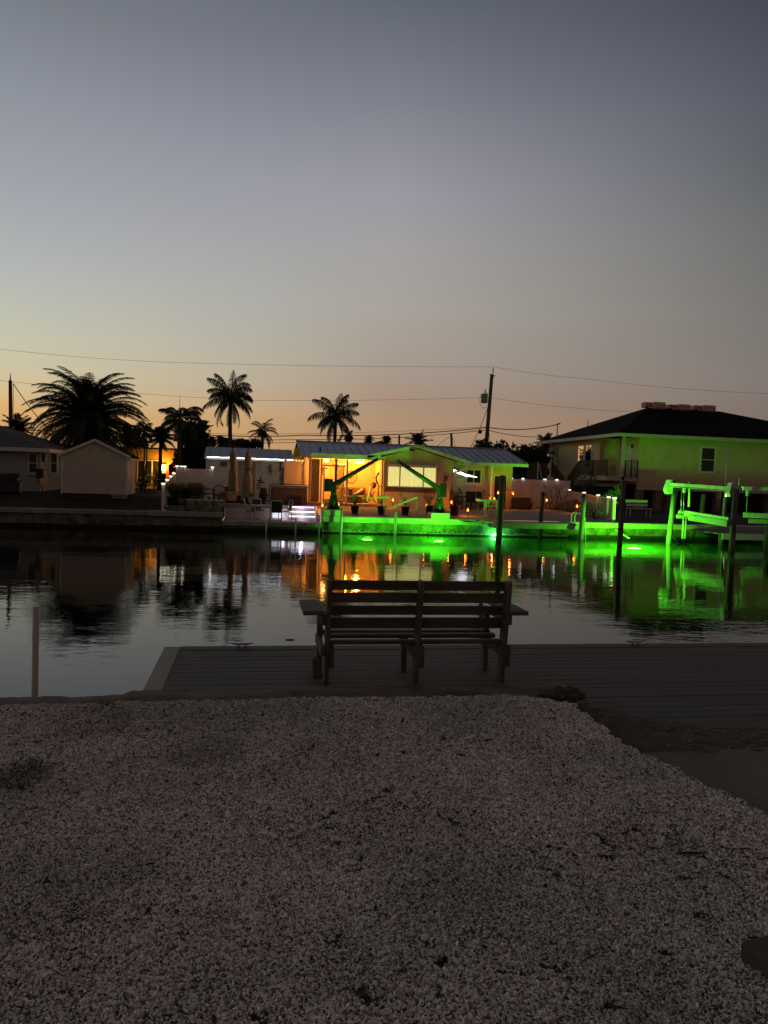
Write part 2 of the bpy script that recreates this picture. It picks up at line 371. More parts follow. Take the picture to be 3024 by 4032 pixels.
# walls (kept as boxes butted end to end)
MB().box(6.88, 10.72, 39.5, 39.7, .95, 3.62).prism([(6.3,39.5,3.62),(10.95,39.5,3.62),(8.56,39.5,4.28)], (0,.2,0)).build('gable_wall', beige_w, t)
MB().box(10.5, 10.7, 39.703, 42.0, .95, 3.62).build('side_wall', beige_w, t)
xr = 14.9
MB().box(10.703, xr, 41.8, 42.0, .95, 3.62).build('wing_wall', beige_w, t)
MB().box(xr-.2, xr, 42.003, 47.8, .95, 3.62).build('side_wall', beige_w, t)
MB().box(2.7, 2.9, 41.0, 47.8, .95, 3.62).prism([(2.7,41,3.62),(2.7,47.8,3.62),(2.7,44,4.45)], (.2,0,0)).build('side_wall', white, t)
MB().box(2.9, xr-.2, 47.6, 47.8, .95, 3.62).build('back_wall', beige_w, t)
# main roof with standing seams
def roof_plane(mb, x0, x1, ya, za, yb, zb, th=.06, seam=.46):
    d = Vector((0, yb-ya, zb-za)); nn = Vector((0, -(zb-za), yb-ya)).normalized() * (1 if yb > ya else -1)
    mb.prism([(x0, ya, za), (x0, yb, zb), Vector((x0, yb, zb))-nn*th, Vector((x0, ya, za))-nn*th], (x1-x0, 0, 0))
    x = x0+.2
    while x < x1-.05:
        mb.prism([Vector((x, ya, za))+nn*.002, Vector((x, yb, zb))+nn*.002, Vector((x, yb, zb))+nn*.05, Vector((x, ya, za))+nn*.05], (.03, 0, 0)); x += seam
mb = MB(); roof_plane(mb, 2.45, 15.15, 40.05, 3.69, 44.0, 4.60); roof_plane(mb, 2.45, 15.15, 48.1, 3.69, 44.003, 4.60)
rf = mb.build('roof', metal_roof, t)
MB().cyl((2.42,44,4.60),(15.18,44,4.60),.06,n=8).build('ridge_cap', metal_roof, rf)
for x, y in ((3.6, 41.2), (7.2, 40.9)):
    zz = 3.69+(y-40.05)*.2304; MB().cyl((x,y,zz),(x,y,zz+.26),.045,n=8).build('vent_pipe', black_m, rf)
MB().box(10.9, 15.16, 39.98, 40.045, 3.50, 3.66).build('fascia', trim_m, rf)
MB().box(10.9, 15.1, 40.05, 41.79, 3.56, 3.585).build('soffit', trim_m, rf)
# gable roof
AP = (8.56, 4.44)
mb = MB()
for (ex, ez) in ((5.9, 3.80), (11.42, 3.68)):
    mb.prism([(AP[0],39.0,AP[1]),(ex,39.0,ez),(ex,39.0,ez-.06),(AP[0],39.0,AP[1]-.06)], (0, 3.2, 0))
g = mb.build('gable_roof', trim_m, t)
mb = MB()
for (ex, ez) in ((5.9, 3.80), (11.42, 3.68)):
    mb.prism([(AP[0],38.95,AP[1]+.01),(ex,38.95,ez+.01),(ex,38.95,ez-.16),(AP[0],38.95,AP[1]-.16)], (0, .047, 0))
mb.build('rake_board', trim_m, g)
MB().box(2.95, 6.6, 38.95, 39.02, 3.56, 3.80).build('porch_fascia', trim_m, g)
MB().box(2.95, 6.85, 39.025, 42.2, 3.66, 3.74).build('porch_roof', trim_m, g)
o = MB(); q = W('4', 510, 535, Y=38.9); o.box(q.x-.13, q.x+.13, 38.78, 38.94, q.z-.09, q.z+.02); o.build('flood_light', black_m, t)
# gutter and downspout
mb = MB(); mb.box(11.35, 11.5, 38.9, 41.6, 3.55, 3.68)
mb.tube([(11.42,39.2,3.56),(11.36,39.3,3.30),(11.1,39.4,3.16),(10.80,39.42,3.08),(10.76,39.42,2.9),(10.76,39.42,1.02)], .055)
mb.build('downspout', trim_m, t)
# wide lit window with blinds
a = W('4', 122, 815, Y=39.45); b = W('4', 888, 1160, Y=39.45)
lit = emit('lit_room', (1.0, .88, .40), .30)
wf = MB(); z0, z1 = b.z, a.z; x0, x1 = a.x, b.x
wf.box(x0-.06,x0,39.42,39.497,z0-.06,z1+.06).box(x1,x1+.06,39.42,39.497,z0-.06,z1+.06).box(x0,x1,39.42,39.497,z0-.06,z0).box(x0,x1,39.42,39.497,z1,z1+.06)
for fx in (.245, .74): xm = x0+(x1-x0)*fx; wf.box(xm-.035, xm+.035, 39.43, 39.497, z0, z1)
wf = wf.build('window', trim_m, t)
MB().box(x0, x1, 39.485, 39.497, z0, z1).build('lit_pane', lit, wf)
mb = MB(); z = z0+.03
while z < z1-.02: mb.prism([(x0+.01,39.474,z),(x0+.01,39.452,z+.045),(x0+.01,39.454,z+.05),(x0+.01,39.476,z+.006)], (x1-x0-.02,0,0)); z += .072
for fx in (.03,.12,.21,.28,.4,.5,.6,.7,.77,.85,.95): mb.box(x0+(x1-x0)*fx-.006, x0+(x1-x0)*fx+.006, 39.446, 39.4505, z0+.01, z1-.01)
mb.box(x0+(x1-x0)*.49, x0+(x1-x0)*.50, 39.446, 39.477, z0, z1)
mb.build('blind', emit('glowing_blind_slats', (.66,.66,.27), .80), wf)  # slats emit by themselves, standing in for room light shining through
MB().box(x0-.12, x1+.05, 39.36, 39.497, z0-.29, z0-.063).build('sill', wood_b, wf)
MB().box(x0-.02, x1+.10, 39.38, 39.497, z1+.064, z1+.14).build('head_trim', trim_m, wf)
light(t, ((x0+x1)/2, 38.9, 1.9), (1,.85,.45), 3.0, .5, 'window_light')
# wing windows and door
a = W('5', 385, 1245, Y=41.78); b = W('5', 528, 1385, Y=41.78)
window(t, a.x, b.x, 41.79, b.z, a.z, 2, 1, sill=trim_m)
a = W('5', 232, 1300, Y=41.78); window(t, 10.9, 11.12, 41.79, b.z, a.z+.15, 1, 2, sill=trim_m)
a = W('5', 685, 1310, Y=41.78); b = W('5', 800, 1560, Y=41.78)
window(t, a.x, a.x+.72, 41.79, 1.45, a.z, 1, 1, name='door')
q = W('5', 625, 1400, Y=41.7)
MB().box(q.x-.07, q.x+.07, 41.3, 41.44, 1.0, 3.55).build('porch_post', trim_m, t)
mb = MB(); cx, cz = (a.x+.35), a.z+.02
mb.prism([(cx+math.cos(R(k))*.62, 41.76, cz+math.sin(R(k))*.36) for k in range(0, 181, 15)], (0, .038, 0)); mb.build('arched_trim', beige_w, t)
# porch ---------------------------------------------------------------
oran = mat('porch_plaster', (.66,.50,.26), .85, .12, 2); floor_m = mat('porch_floor', (.45,.30,.18), .6, .2)
MB().box(2.95, 6.87, 39.3, 42.2, .96, 1.22).build('porch_floor', patio_m, t)
MB().box(2.93, 6.87, 42.2, 42.3, 1.0, 3.655).build('porch_back_wall', oran, t)
MB().box(6.80, 6.878, 39.71, 42.19, 1.22, 3.655).build('porch_side_wall', oran, t)
MB().box(3.02, 6.79, 39.5, 42.19, 3.56, 3.63).build('porch_ceiling', mat('porch_ceiling', (.75,.62,.35), .8, .1), t)
sh = mat('shutter_wood', (.16,.09,.05), .7, .4, 4, stretch=(6,3,.4))
mb = MB(); x = 3.02
while x < 3.46: mb.box(x, x+.05, 39.52, 39.55, 1.23, 3.50); x += .055
mb.build('slatted_screen', sh, t)
MB().box(2.88, 3.0, 39.4, 39.52, 1.0, 3.56).build('porch_post', trim_m, t)
fx0, fx1 = 3.50, 4.98
fr = MB(); fr.box(fx0, fx0+.08, 39.44, 39.54, 1.22, 3.555)
for x in (3.66, 4.70): fr.box(x, x+.06, 39.46, 39.52, 1.223, 3.15)
fr.box(fx0+.083, fx1-.18, 39.46, 39.52, 3.153, 3.23).box(4.86, 4.96, 39.44, 39.54, 1.22, 3.555)
fr.box(3.723, 4.697, 39.47, 39.51, 1.22, 1.42).box(3.723, 4.697, 39.47, 39.51, 1.98, 2.04)
fr.build('screen_door_frame', trim_m, t)
q = W('d', 890, 310, Y=39.45)
MB().box(q.x-.06, q.x+.06, 39.38, 39.50, 1.22, 3.555).build('porch_post', wood_b, t)
# back wall openings
mb = MB(); a = W('d', 600, 405, Y=42.15); b = W('d', 762, 615, Y=42.15)
fp = MB().box(a.x, b.x, 42.14, 42.17, b.z, a.z).build('wall_picture', mat('picture_paper', (.8,.66,.4), .7, .1), t)
pz = MB(); cx = (a.x+b.x)/2-.1; cz = (a.z+b.z)/2+.1
for dx, dz, rr in ((0,.05,.10),(.22,.08,.05),(-.02,-.12,.07),(.02,-.26,.045)): pz.blob((cx+dx, 42.135, cz+dz), (rr*1.3, .012, rr), 2, .3)
pz.build('printed_shapes', dark_m, fp)
a = W('d', 905, 405, Y=42.15); b = W('d', 1000, 760, Y=42.15)
dr = MB().box(a.x-.05, b.x, 42.15, 42.18, 1.3, a.z).build('door', mat('olive_door', (.22,.17,.06), .6, .2), t)
mb = MB(); mb.box(b.x+.003, b.x+.09, 42.13, 42.19, 1.25, a.z+.12).box(a.x-.15, b.x, 42.13, 42.19, a.z+.003, a.z+.12); mb.build('door_frame', trim_m, dr)
q = W('d', 1155, 600, Y=42.1); mb = MB()
ring = [(q.x+math.cos(R(k))*.30, 42.14, q.z+math.sin(R(k))*.34) for k in range(0, 361, 20)]
mb.tube(ring, .018, 5)
for k in range(0, 180, 45): mb.bar((q.x+math.cos(R(k))*.3, 42.145, q.z+math.sin(R(k))*.34), (q.x-math.cos(R(k))*.3, 42.145, q.z-math.sin(R(k))*.34), .015)
mb.build('wheel_ornament', sh, t)
for_ = 0; mb = MB()
for py, rr in ((480,.05),(520,.07),(560,.06),(600,.08),(650,.05)):
    q = W('d', 1455, py, X=6.78); mb.blob((6.785, q.y, q.z), (.012, .12, rr), 2, .4)
mb.build('wall_ornament', sh, t); mb = MB()
for py, rr in ((500,.05),(560,.09),(620,.09),(660,.06),(715,.05)):
    q = W('d', 1385, py, X=6.78); mb.blob((6.785, q.y, q.z), (.012, .08, rr), 2, .4)
mb.build('wall_ornament', sh, t)
# front wall ornaments
def ornament(lab, z, px, py, Y, h, m, seed, nm='wall_ornament'):
    q = W(z, px, py, Y=Y); rnd = random.Random(seed); mb = MB(); pts = []
    for k in range(7):
        f = k/6; pts.append((q.x+math.sin(f*7+seed)*.09, Y+.02, q.z+h/2-f*h))
    mb.tube(pts, [.03,.05,.045,.05,.035,.025,.012], 6)
    for k in (1, 2, 4, 5):
        p = pts[k]; s = 1 if k % 2 else -1
        mb.tube([p, (p[0]+s*.1, Y+.02, p[2]+.04), (p[0]+s*.13, Y+.02, p[2]-.05)], [.02,.016,.01], 5)
    o = mb.build(nm, m, None, origin=(q.x, Y, q.z)); return tag(o, lab, 'wall ornament', 'metal creatures hung on the walls')
rust = mat('rusty_metal', (.13,.09,.05), .6, .5, 8)
ornament('large rusty metal sea creature hung beside the wide lit window', '3', 1240, 1300, 39.44, .95, rust, 2)
ornament('small pale metal flower ornament beside the downspout', '4', 1055, 1030, 39.44, .42, rust, 5)

# porch furniture
t2 = thing('sofa', 'brown wicker sofa against the back of the orange porch', 'sofa', (5.6, 41.2, 1.22))
MB().box(4.95, 6.3, 41.0, 41.85, 1.225, 1.62).build('seat', sh, t2, bevel=.04)
MB().box(4.95, 6.3, 41.855, 42.05, 1.225, 2.05).build('backrest', sh, t2, bevel=.04)
MB().prism([(5.55,41.5,1.66),(5.65,41.5,1.63),(6.15,41.5,1.95),(6.05,41.5,2.0)], (0,.35,0)).build('cushion', mat('cream_cushion', (.7,.6,.42), .9, .1), t2, bevel=.02)
t2 = thing('coffee_table', 'low brown box table in front of the porch sofa', 'table', (5.3, 40.4, 1.22))
MB().box(4.95, 5.85, 40.2, 40.75, 1.225, 1.55).build('table_body', sh, t2, bevel=.02)
MB().box(4.9, 5.9, 40.15, 40.8, 1.553, 1.60).build('table_top', mat('table_top', (.5,.4,.28), .4, .1), t2)
tag(MB().lathe((5.25,40.45,1.602),[(.07,0),(.11,.06),(.12,.2),(.07,.26)],12).blob((5.25,40.45,1.93),(.16,.16,.10),2,.4).build('flower_pot', dark_m, None, origin=(5.25,40.45,1.6)), 'small dark pot with pale flowers on the porch table', 'flower pot')
t2 = thing('patio_lounge', 'folded deck chair with tall dark back on the porch', 'chair', (6.45, 40.6, 1.22))
MB().prism([(6.2,40.4,1.30),(6.28,40.4,1.28),(6.5,40.4,2.25),(6.40,40.4,2.3)], (0,.5,0)).build('backrest', mat('cream_cushion', (.7,.6,.42)), t2)
MB().blob((6.52,40.6,2.22),(.17,.2,.2),2,.2).build('headrest', dark_m, t2)
mb = MB(); mb.bar((6.15,40.4,1.24),(6.6,40.4,1.9),.04).bar((6.65,40.4,1.24),(6.3,40.4,1.8),.04); mb.build('frame', dark_m, t2)

# porch lamps
bulb = emit('warm_bulb', (1,.60,.18), 30)
def plamp(x, y, z, p, lab, n=1, dx=.16):
    t = thing('porch_lamp', lab, 'lamp', (x, y, z), 'glowing lamps under the porch ceiling')
    for k in range(n):
        xx = x+(k-(n-1)/2)*dx
        MB().blob((xx, y, z), (.055,.055,.06), 2, 0).build('bulb', bulb, t)
        MB().cyl((xx,y,z+.062),(xx,y,3.555),.02,n=8).build('lamp_holder', black_m, t)
    light(t, (x, y, z-.14), (1,.34,.04), p*1.7, .10)
a = W('d', 720, 325, Y=40.5); plamp(a.x, 40.5, a.z, 90, 'leftmost orange lamp on the porch ceiling, over the screen door', 2, .13)
a = W('d', 1095, 325, Y=40.8); plamp(a.x, 40.8, a.z, 60, 'middle single orange lamp on the porch ceiling')
a = W('d', 1290, 350, Y=41.0); plamp(a.x, 41.0, a.z, 120, 'rightmost row of orange porch bulbs, close to the gable wall', 4, .13)

# small awning with strip lights on the wing
t = thing('window_awning', 'dark drooping awning edged with white strip lights beside the downspout', 'awning', (11.3, 40.6, 2.9))
P = [W('5', 232, 1240, Y=40.6), W('5', 300, 1262, Y=40.6), W('5', 370, 1292, Y=40.6), W('5', 430, 1308, Y=40.6), W('5', 490, 1325, Y=40.6)]
MB().prism([P[0], P[4], P[4]+Vector((.12,.8,.02)), P[0]+Vector((0,.9,.25))], (0,0,.025)).build('canopy', dark_m, t)
lw = emit('strip_white', (.86,.88,1), 1.6)
MB().prism([P[0]+Vector((0,-.012,-.02)), P[1]+Vector((0,-.012,-.05)), P[2]+Vector((0,-.012,-.03)), P[4]+Vector((0,-.012,0)), P[3]+Vector((0,-.012,-.07)), P[2]+Vector((0,-.012,-.13)), P[1]+Vector((0,-.012,-.15)), P[0]+Vector((0,-.012,-.14))], (0,.012,0)).build('valance', lw, t)
mb = MB(); mb.tube([p+Vector((0,-.03,-.005)) for p in P], .016, 6); mb.build('strip_light', emit('strip_hot', (.95,.97,1), 5), t)
mb = MB(); mb.bar(P[0]+Vector((0,.1,-.45)), P[3]+Vector((0,0,-.02)), .03); mb.build('brace', black_m, t)
light(t, P[2]+Vector((0,-.1,-.15)), (.9,.92,1), 4, .3)

# yellow lit awning at the house end
t = thing('side_awning', 'yellow scalloped canvas awning glowing at the left end of the metal roofed house', 'awning', (2.2, 41.5, 3.2))
a = W('3', 60, 810, Y=41.5)
mb = MB(); q = [W('3', 5, 975, Y=41.3), W('3', 40, 830, Y=41.6), W('3', 105, 815, Y=41.6), W('3', 160, 930, Y=41.3)]
mb.prism(q, (0, .5, 0)); mb.build('canopy', yellow_m, t)
mb = MB(); q0 = W('3', 10, 985, Y=41.15); q1 = W('3', 180, 1000, Y=41.15)
mb.prism([(q0.x,41.15,q0.z+.12),(q1.x-.08,41.15,q1.z+.28),(q1.x,41.15,q1.z+.02),(q1.x-.1,41.15,q1.z),(q0.x+.3,41.15,q0.z-.03),(q0.x,41.15,q0.z)], (0,.1,0)); mb.build('valance', yellow_m, t)
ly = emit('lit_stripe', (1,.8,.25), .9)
for px in (62, 108, 152):
    q = W('3', px, 1040, Y=41.2); MB().box(q.x-.05, q.x+.05, 41.18, 41.22, q.z-.17, q.z+.17).build('lit_slat', ly, t)
light(t, (1.95, 41.25, 3.12), (1,.7,.15), 2.5, .1)

# ---------------------------------------------------------------- left outbuilding
t = thing('garden_shed', 'white lap sided outbuilding with metal roof and a white light strip under its eave', 'outbuilding', (0, 42.5, 1.1))
a = W('2', 597, 1060, Y=42.4); x0 = a.x; x1 = W('2', 1500, 1100, Y=42.4).x; ze = 3.40
dl = W('2', 935, 1100, Y=42.4).x; drr = W('2', 1125, 1100, Y=42.4).x; dz = W('2', 1030, 1095, Y=42.4).z
mb = MB(); siding(mb, (x0, 42.4), (dl-.09, 42.4), 1.11, ze, (0,-1)); siding(mb, (drr+.09, 42.4), (x1, 42.4), 1.11, ze, (0,-1)); siding(mb, (dl-.09, 42.4), (drr+.09, 42.4), dz+.08, ze, (0,-1))
siding(mb, (x0, 42.43), (x0, 45.2), 1.11, ze, (-1,0)); mb.box(x0+.05, x1, 42.45, 45.2, 1.11, ze)
mb.build('wall', siding_w, t)
dd = MB().box(dl, drr, 42.38, 42.42, 1.2, dz).build('door', mat('taupe_door', (.36,.27,.2), .6, .15), t)
mb = MB(); mb.box(dl-.09, dl, 42.35, 42.42, 1.11, dz+.08).box(drr, drr+.09, 42.35, 42.42, 1.11, dz+.08).box(dl, drr, 42.35, 42.42, dz, dz+.08); xm=(dl+drr)/2; mb.box(xm-.02,xm+.02,42.36,42.379,1.2,dz); mb.build('door_frame', white, dd)
MB().bar((drr-.12,42.36,2.02),(drr-.12,42.36,2.2),.04).build('handle', black_m, dd)
for x in (x0-.05, x1): MB().box(x, x+.08, 42.33, 42.44, 1.1, ze).build('corner_board', white, t)
mb = MB(); roof_plane(mb, x0-.15, x1+.15, 42.0, 3.47, 44.0, 4.07, seam=.55); roof_plane(mb, x0-.15, x1+.15, 46.0, 3.47, 44.003, 4.07, seam=.55)
rf = mb.build('roof', metal_roof, t)
MB().box(x0-.1, x1+.12, 41.99, 42.03, 3.33, 3.46).build('fascia', white, rf)
mb = MB(); a = W('2', 595, 1047, Y=41.93); b = W('2', 1535, 1082, Y=41.93)
pts = [a.lerp(b, k/24)+Vector((0,0,-.012*math.sin(k*1.9))) for k in range(25)]
mb.tube(pts, .026, 6); mb.build('light_strip', emit('strip_white2', (.84,.88,1), 3), t)
for k in range(5): light(t, a.lerp(b, (k+.5)/5)+Vector((0,.05,-.08)), (.85,.9,1), .9, .25)
MB().box(x0-.15, x1+.1, 41.6, 42.32, 1.102, 1.19).build('step', patio_m, t)
a = W('2', 740, 1100, Y=42.33); b = W('2', 808, 1150, Y=42.33)
fs = thing('wall_sign', 'small dark framed picture on the white outbuilding', 'wall sign', (a.x, 42.35, b.z))
MB().box(a.x, b.x, 42.33, 42.36, b.z, a.z).build('frame', dark_m, fs); MB().box(a.x+.03, b.x-.03, 42.325, 42.329, b.z+.03, a.z-.03).build('panel', mat('sign_panel', (.2,.13,.07), .6, .6, 12), fs)
def gecko(px, py, lab, fl):
    q = W('2', px, py, Y=42.33); mb = MB(); s = fl; sc_ = 1.15
    P = [(0,.27),(.03*s,.2),(-.02*s,.1),(.02*s,0),(.06*s,-.1),(.02*s,-.2),(.07*s,-.27),(.13*s,-.25),(.13*s,-.2)]
    mb.tube([(q.x+a*sc_, 42.32, q.z+b*sc_) for a, b in P], [.03,.05,.045,.055,.045,.03,.02,.015,.008], 7)
    for (ax, az, bx, bz) in ((0,.13,.13,.2),(0,.13,-.13,.17),(.04*s,-.06,.17,-.02),(.04*s,-.06,-.1,-.12)):
        mb.tube([(q.x+ax, 42.32, q.z+az), (q.x+bx*.7, 42.32, q.z+(az+bz)/2-.02), (q.x+bx, 42.32, q.z+bz)], [.022,.016,.012], 5)
    tag(mb.build('gecko_ornament', mat('gecko_green', (.10,.16,.10), .4, .5, 9), None, origin=(q.x,42.33,q.z)), lab, 'wall ornament', 'gecko ornaments on the white outbuilding')
gecko(1278, 1185, 'lower left gecko ornament on the white outbuilding wall', 1); gecko(1402, 1145, 'upper right gecko ornament on the white outbuilding wall', -1)

# ---------------------------------------------------------------- left neighbour: house and shed
t = thing('neighbour_house', 'dim white single storey house with brown hip roof at the far left', 'house', (-14, 42, 1.4))
xw = -11.0
wx = W('1', 590, 1300, Y=43.5).x
lh = mat('dim_white_wall', (.40,.42,.41), .85, .15, 2, .003, 50)
MB().box(-30, wx, 40.0, 50, 1.35, 3.45).build('wall', lh, t)
mb = MB(); E0 = -30.5; E1 = wx+.55; y0_, y1_ = 39.4, 50.6; ym = 45
rp = [(E0,y0_,3.5),(E1,y0_,3.5),(E1,y1_,3.5),(E0,y1_,3.5)]; ra = (E0+3,ym,5.3); rb = (E1-5.6,ym,5.3)
mb.face(rp[0],rp[1],rb,ra).face(rp[1],rp[2],rb).face(rp[2],rp[3],ra,rb).face(rp[3],rp[0],ra).face(*rp[::-1]); mb.build('roof', shingle2, t)
mb = MB(); mb.box(E0, E1, 39.36, 39.397, 3.34, 3.53).box(E1+.003, E1+.04, 39.4, 50.6, 3.34, 3.53); mb.build('fascia', trim_m, t)
for xa_, xb_ in ((300,372),(525,578)):
    a = W('1', xa_, 1155, Y=39.98); b = W('1', xb_, 1350, Y=39.98); window(t, a.x, b.x, 39.99, b.z, a.z, 1, 2, frame=trim_m, sill=lh)
a = W('1', 425, 1150, Y=39.98); b = W('1', 460, 1240, Y=39.98); window(t, a.x, b.x, 39.99, b.z, a.z, 1, 1)
q = W('1', 410, 1360, Y=39.8)
t2 = thing('hose_reel', 'dark hose reel box hung on the dim white house wall', 'hose reel', (q.x, 39.85, q.z))
MB().box(q.x-.17, q.x+.17, 39.72, 39.985, q.z-.22, q.z+.24).build('case', black_m, t2, bevel=.03)
MB().tube([(q.x-.05,39.8,q.z-.22),(q.x-.08,39.8,q.z-.45),(q.x+.08,39.78,q.z-.6),(q.x+.12,39.78,q.z-.8),(q.x+.02,39.75,q.z-1.0)], .025, 6).build('hose', leaf_d, t2)
q = W('1', 60, 1540, Y=37.6)
t2 = thing('covered_grill', 'black covered grill standing on the lawn at the left edge', 'grill', (q.x, 37.6, 1.33))
MB().box(q.x-.75, q.x+.65, 37.3, 37.9, 1.36, 1.95).build('cover', black_m, t2, bevel=.06)
MB().cyl((q.x-.7,37.6,2.0),(q.x+.55,37.6,2.0),.30,n=14).build('lid', black_m, t2)
# gable shed
sx0 = W('1', 680, 1500, Y=37.9).x; sx1 = -5.85
t = thing('storage_shed', 'beige lap sided storage shed with white gable trim on the left lawn', 'shed', ((sx0+sx1)/2, 37, 1.3))
AX = (sx0+sx1)/2; zE = 3.22; zA = 3.90
mb = MB(); siding(mb, (sx0, 37.0), (sx1, 37.0), 1.45, zE, (0,-1), .115); siding(mb, (sx1, 37.03), (sx1, 39.4), 1.45, zE, (1,0), .115)
z = zE
while z < zA-.02:
    f = (zA-z)/(zA-zE); f2 = max(0, (zA-z-.115)/(zA-zE)); wdt = (sx1-sx0)/2
    mb.prism([(AX-wdt*f,36.98,z),(AX+wdt*f,36.98,z),(AX+wdt*f2,36.996,min(z+.115, zA)),(AX-wdt*f2,36.996,min(z+.115, zA))], (0,.03,0)); z += .115
mb.box(sx0+.03, sx1-.035, 37.06, 39.4, 1.45, zE); mb.build('wall', shed_m, t)
for x in (sx0-.04, sx1-.06): MB().box(x, x+.10, 36.955, 36.977, 1.42, zE).build('corner_board', trim_m, t)
mb = MB(); ov = .16; sl = (zA-zE)/((sx1-sx0)/2)
for s in (-1, 1):
    ex = AX+s*((sx1-sx0)/2+ov); ez = zA-sl*((sx1-sx0)/2+ov)
    mb.prism([(AX,36.86,zA+.04),(ex,36.86,ez+.04),(ex,36.86,ez+.11),(AX,36.86,zA+.11)], (0,2.75,0))
rf = mb.build('roof', shingle, t)
mb = MB()
for s in (-1, 1):
    ex = AX+s*((sx1-sx0)/2+ov); ez = zA-sl*((sx1-sx0)/2+ov)
    mb.prism([(AX,36.83,zA+.12),(ex,36.83,ez+.12),(ex,36.83,ez-.01),(AX,36.83,zA-.01)], (0,.027,0))
mb.build('rake_board', trim_m, rf)
MB().box(sx1+.02, sx1+.17, 36.87, 39.6, 3.06, 3.14).build('soffit', trim_m, rf)
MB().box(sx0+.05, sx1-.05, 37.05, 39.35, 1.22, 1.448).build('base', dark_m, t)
mb = MB()
for k in range(7):
    x = sx1-.7+k*.1; mb.bar((x,36.99,1.25),(x+.12,36.99,1.44),.015).bar((x+.12,36.985,1.25),(x,36.985,1.44),.015)
mb.build('lattice', white, t)

# yellow lit house behind
t = thing('yellow_house', 'yellow plastered house lit by a bright wall lamp behind the left lawn', 'house', (-8, 53, 1.4))
yx0 = W('1', 1250, 1090, Y=52).x-3; yx1 = W('2', 240, 960, Y=52).x; zt = 4.0
yw = mat('yellow_plaster', (.62,.40,.10), .85, .2, 1.5)
MB().box(yx0, yx1, 52, 60, 1.3, zt).build('wall', yw, t)
MB().box(yx0-.3, yx1+.3, 51.7, 60.3, zt+.003, zt+.12).build('roof', shingle2, t)
a = W('k', 285, 340, Y=51.98); b = W('k', 800, 900, Y=51.98); window(t, a.x, b.x, 51.99, b.z, a.z, 3, 1, fr=.08)
q = W('k', 925, 520, Y=51.9)
t2 = thing('wall_lamp', 'blazing yellow wall lamp on the yellow house', 'lamp', (q.x, 51.9, q.z))
MB().box(q.x-.1, q.x+.1, 51.85, 51.98, q.z-.2, q.z+.2).build('lamp_shade', emit('wall_bulb', (1,.62,.15), 16), t2)
MB().box(q.x-.13, q.x+.13, 51.83, 51.985, q.z+.203, q.z+.25).build('lamp_cap', black_m, t2)
light(t2, (q.x, 51.5, q.z), (1,.45,.06), 130, .15)
q = W('k', 1110, 600, Y=51.5)
tag(MB().prism([(q.x-.35,51.6,1.5),(q.x+.35,51.6,1.5),(q.x+.38,51.6,2.6),(q.x+.2,51.6,3.0),(q.x-.2,51.6,3.0),(q.x-.38,51.6,2.6)], (0,.3,0)).build('archway', mat('orange_paint', (.75,.14,.03), .7, .15), None, origin=(q.x,51.6,1.5)), 'bright orange arched alcove right of the blazing wall lamp', 'archway')
q = W('k', 1100, 640, Y=51.2)
tag(MB().lathe((q.x,51.2,1.45),[(.22,0),(.3,.35),(.16,.75),(.12,1.0),(.2,1.25),(.14,1.5),(.03,1.65)],14).build('garden_statue', dark_m, None, origin=(q.x,51.2,1.45)), 'dark rounded garden figure in front of the orange alcove', 'statue')
q = W('k', 870, 760, Y=50.5)
t2 = thing('garden_chair', 'dark backed garden chair below the blazing wall lamp', 'chair', (q.x, 50.5, 1.4))
MB().box(q.x-.26,q.x+.26,50.5,50.56,1.85,2.45).build('backrest', leaf_d, t2); MB().box(q.x-.28,q.x+.28,49.98,50.497,1.78,1.84).build('seat', dark_m, t2)
for a_, b_ in ((-.26,50.0),(.26,50.0),(-.26,50.5),(.26,50.5)): MB().cyl((q.x+a_,b_,1.4),(q.x+a_,b_,1.778),.02,n=6).build('leg', dark_m, t2)
q = W('k', 690, 730, Y=50.0)
t2 = thing('garden_table', 'small round garden table by the yellow house window', 'table', (q.x, 50, 1.4))
MB().cyl((q.x,50,2.02),(q.x,50,2.06),.5,n=20).build('table_top', trim_m, t2); MB().cyl((q.x,50,1.4),(q.x,50,2.018),.05,n=8).build('leg', trim_m, t2)
# ---------------------------------------------------------------- white fences with lit post caps
capl = emit('cap_light', (1, .88, .66), 1.7)
ncap = []
def post(par, x, y, z0, z1, w=.12, lit=True, glow=.25, col=(1,.93,.8)):
    p = MB().box(x-w/2, x+w/2, y-w/2, y+w/2, z0, z1).build('post', white, par)
    if lit:
        MB().box(x-w*.75, x+w*.75, y-w*.75, y+w*.75, z1+.052, z1+.075).build('cap', trim_m, p)
        MB().box(x-w*.62, x+w*.62, y-w*.62, y+w*.62, z1+.002, z1+.05).build('cap_lamp', capl, p)
        if glow: light(p, (x, y-.17, z1+.0), col, glow, .05)
    return p
def picket_fence(lab, A, B, zA0, zB0, h, n, name='picket_fence', step=.21, posts=()):
    A = Vector(A); B = Vector(B); t = thing(name, lab, 'fence', (A.x, A.y, zA0)); d = B-A; L = d.length; u = d/L
    mb = MB(); s = .1
    while s < L-.05:
        p = A+u*s; z = zA0+(zB0-zA0)*s/L; mb.bar((p.x,p.y,z+.06),(p.x,p.y,z+h-.05),.05,.03, up=(u.x,u.y,0)); s += step
    mb.build('pickets', white, t)
    mb = MB()
    for hh in (.12, h-.06): mb.bar((A.x,A.y,zA0+hh),(B.x,B.y,zB0+hh),.05,.08)
    mb.build('rail', white, t)
    for f in posts:
        p = A+d*f; z = zA0+(zB0-zA0)*f; post(t, p.x, p.y, z, z+h)
    return t
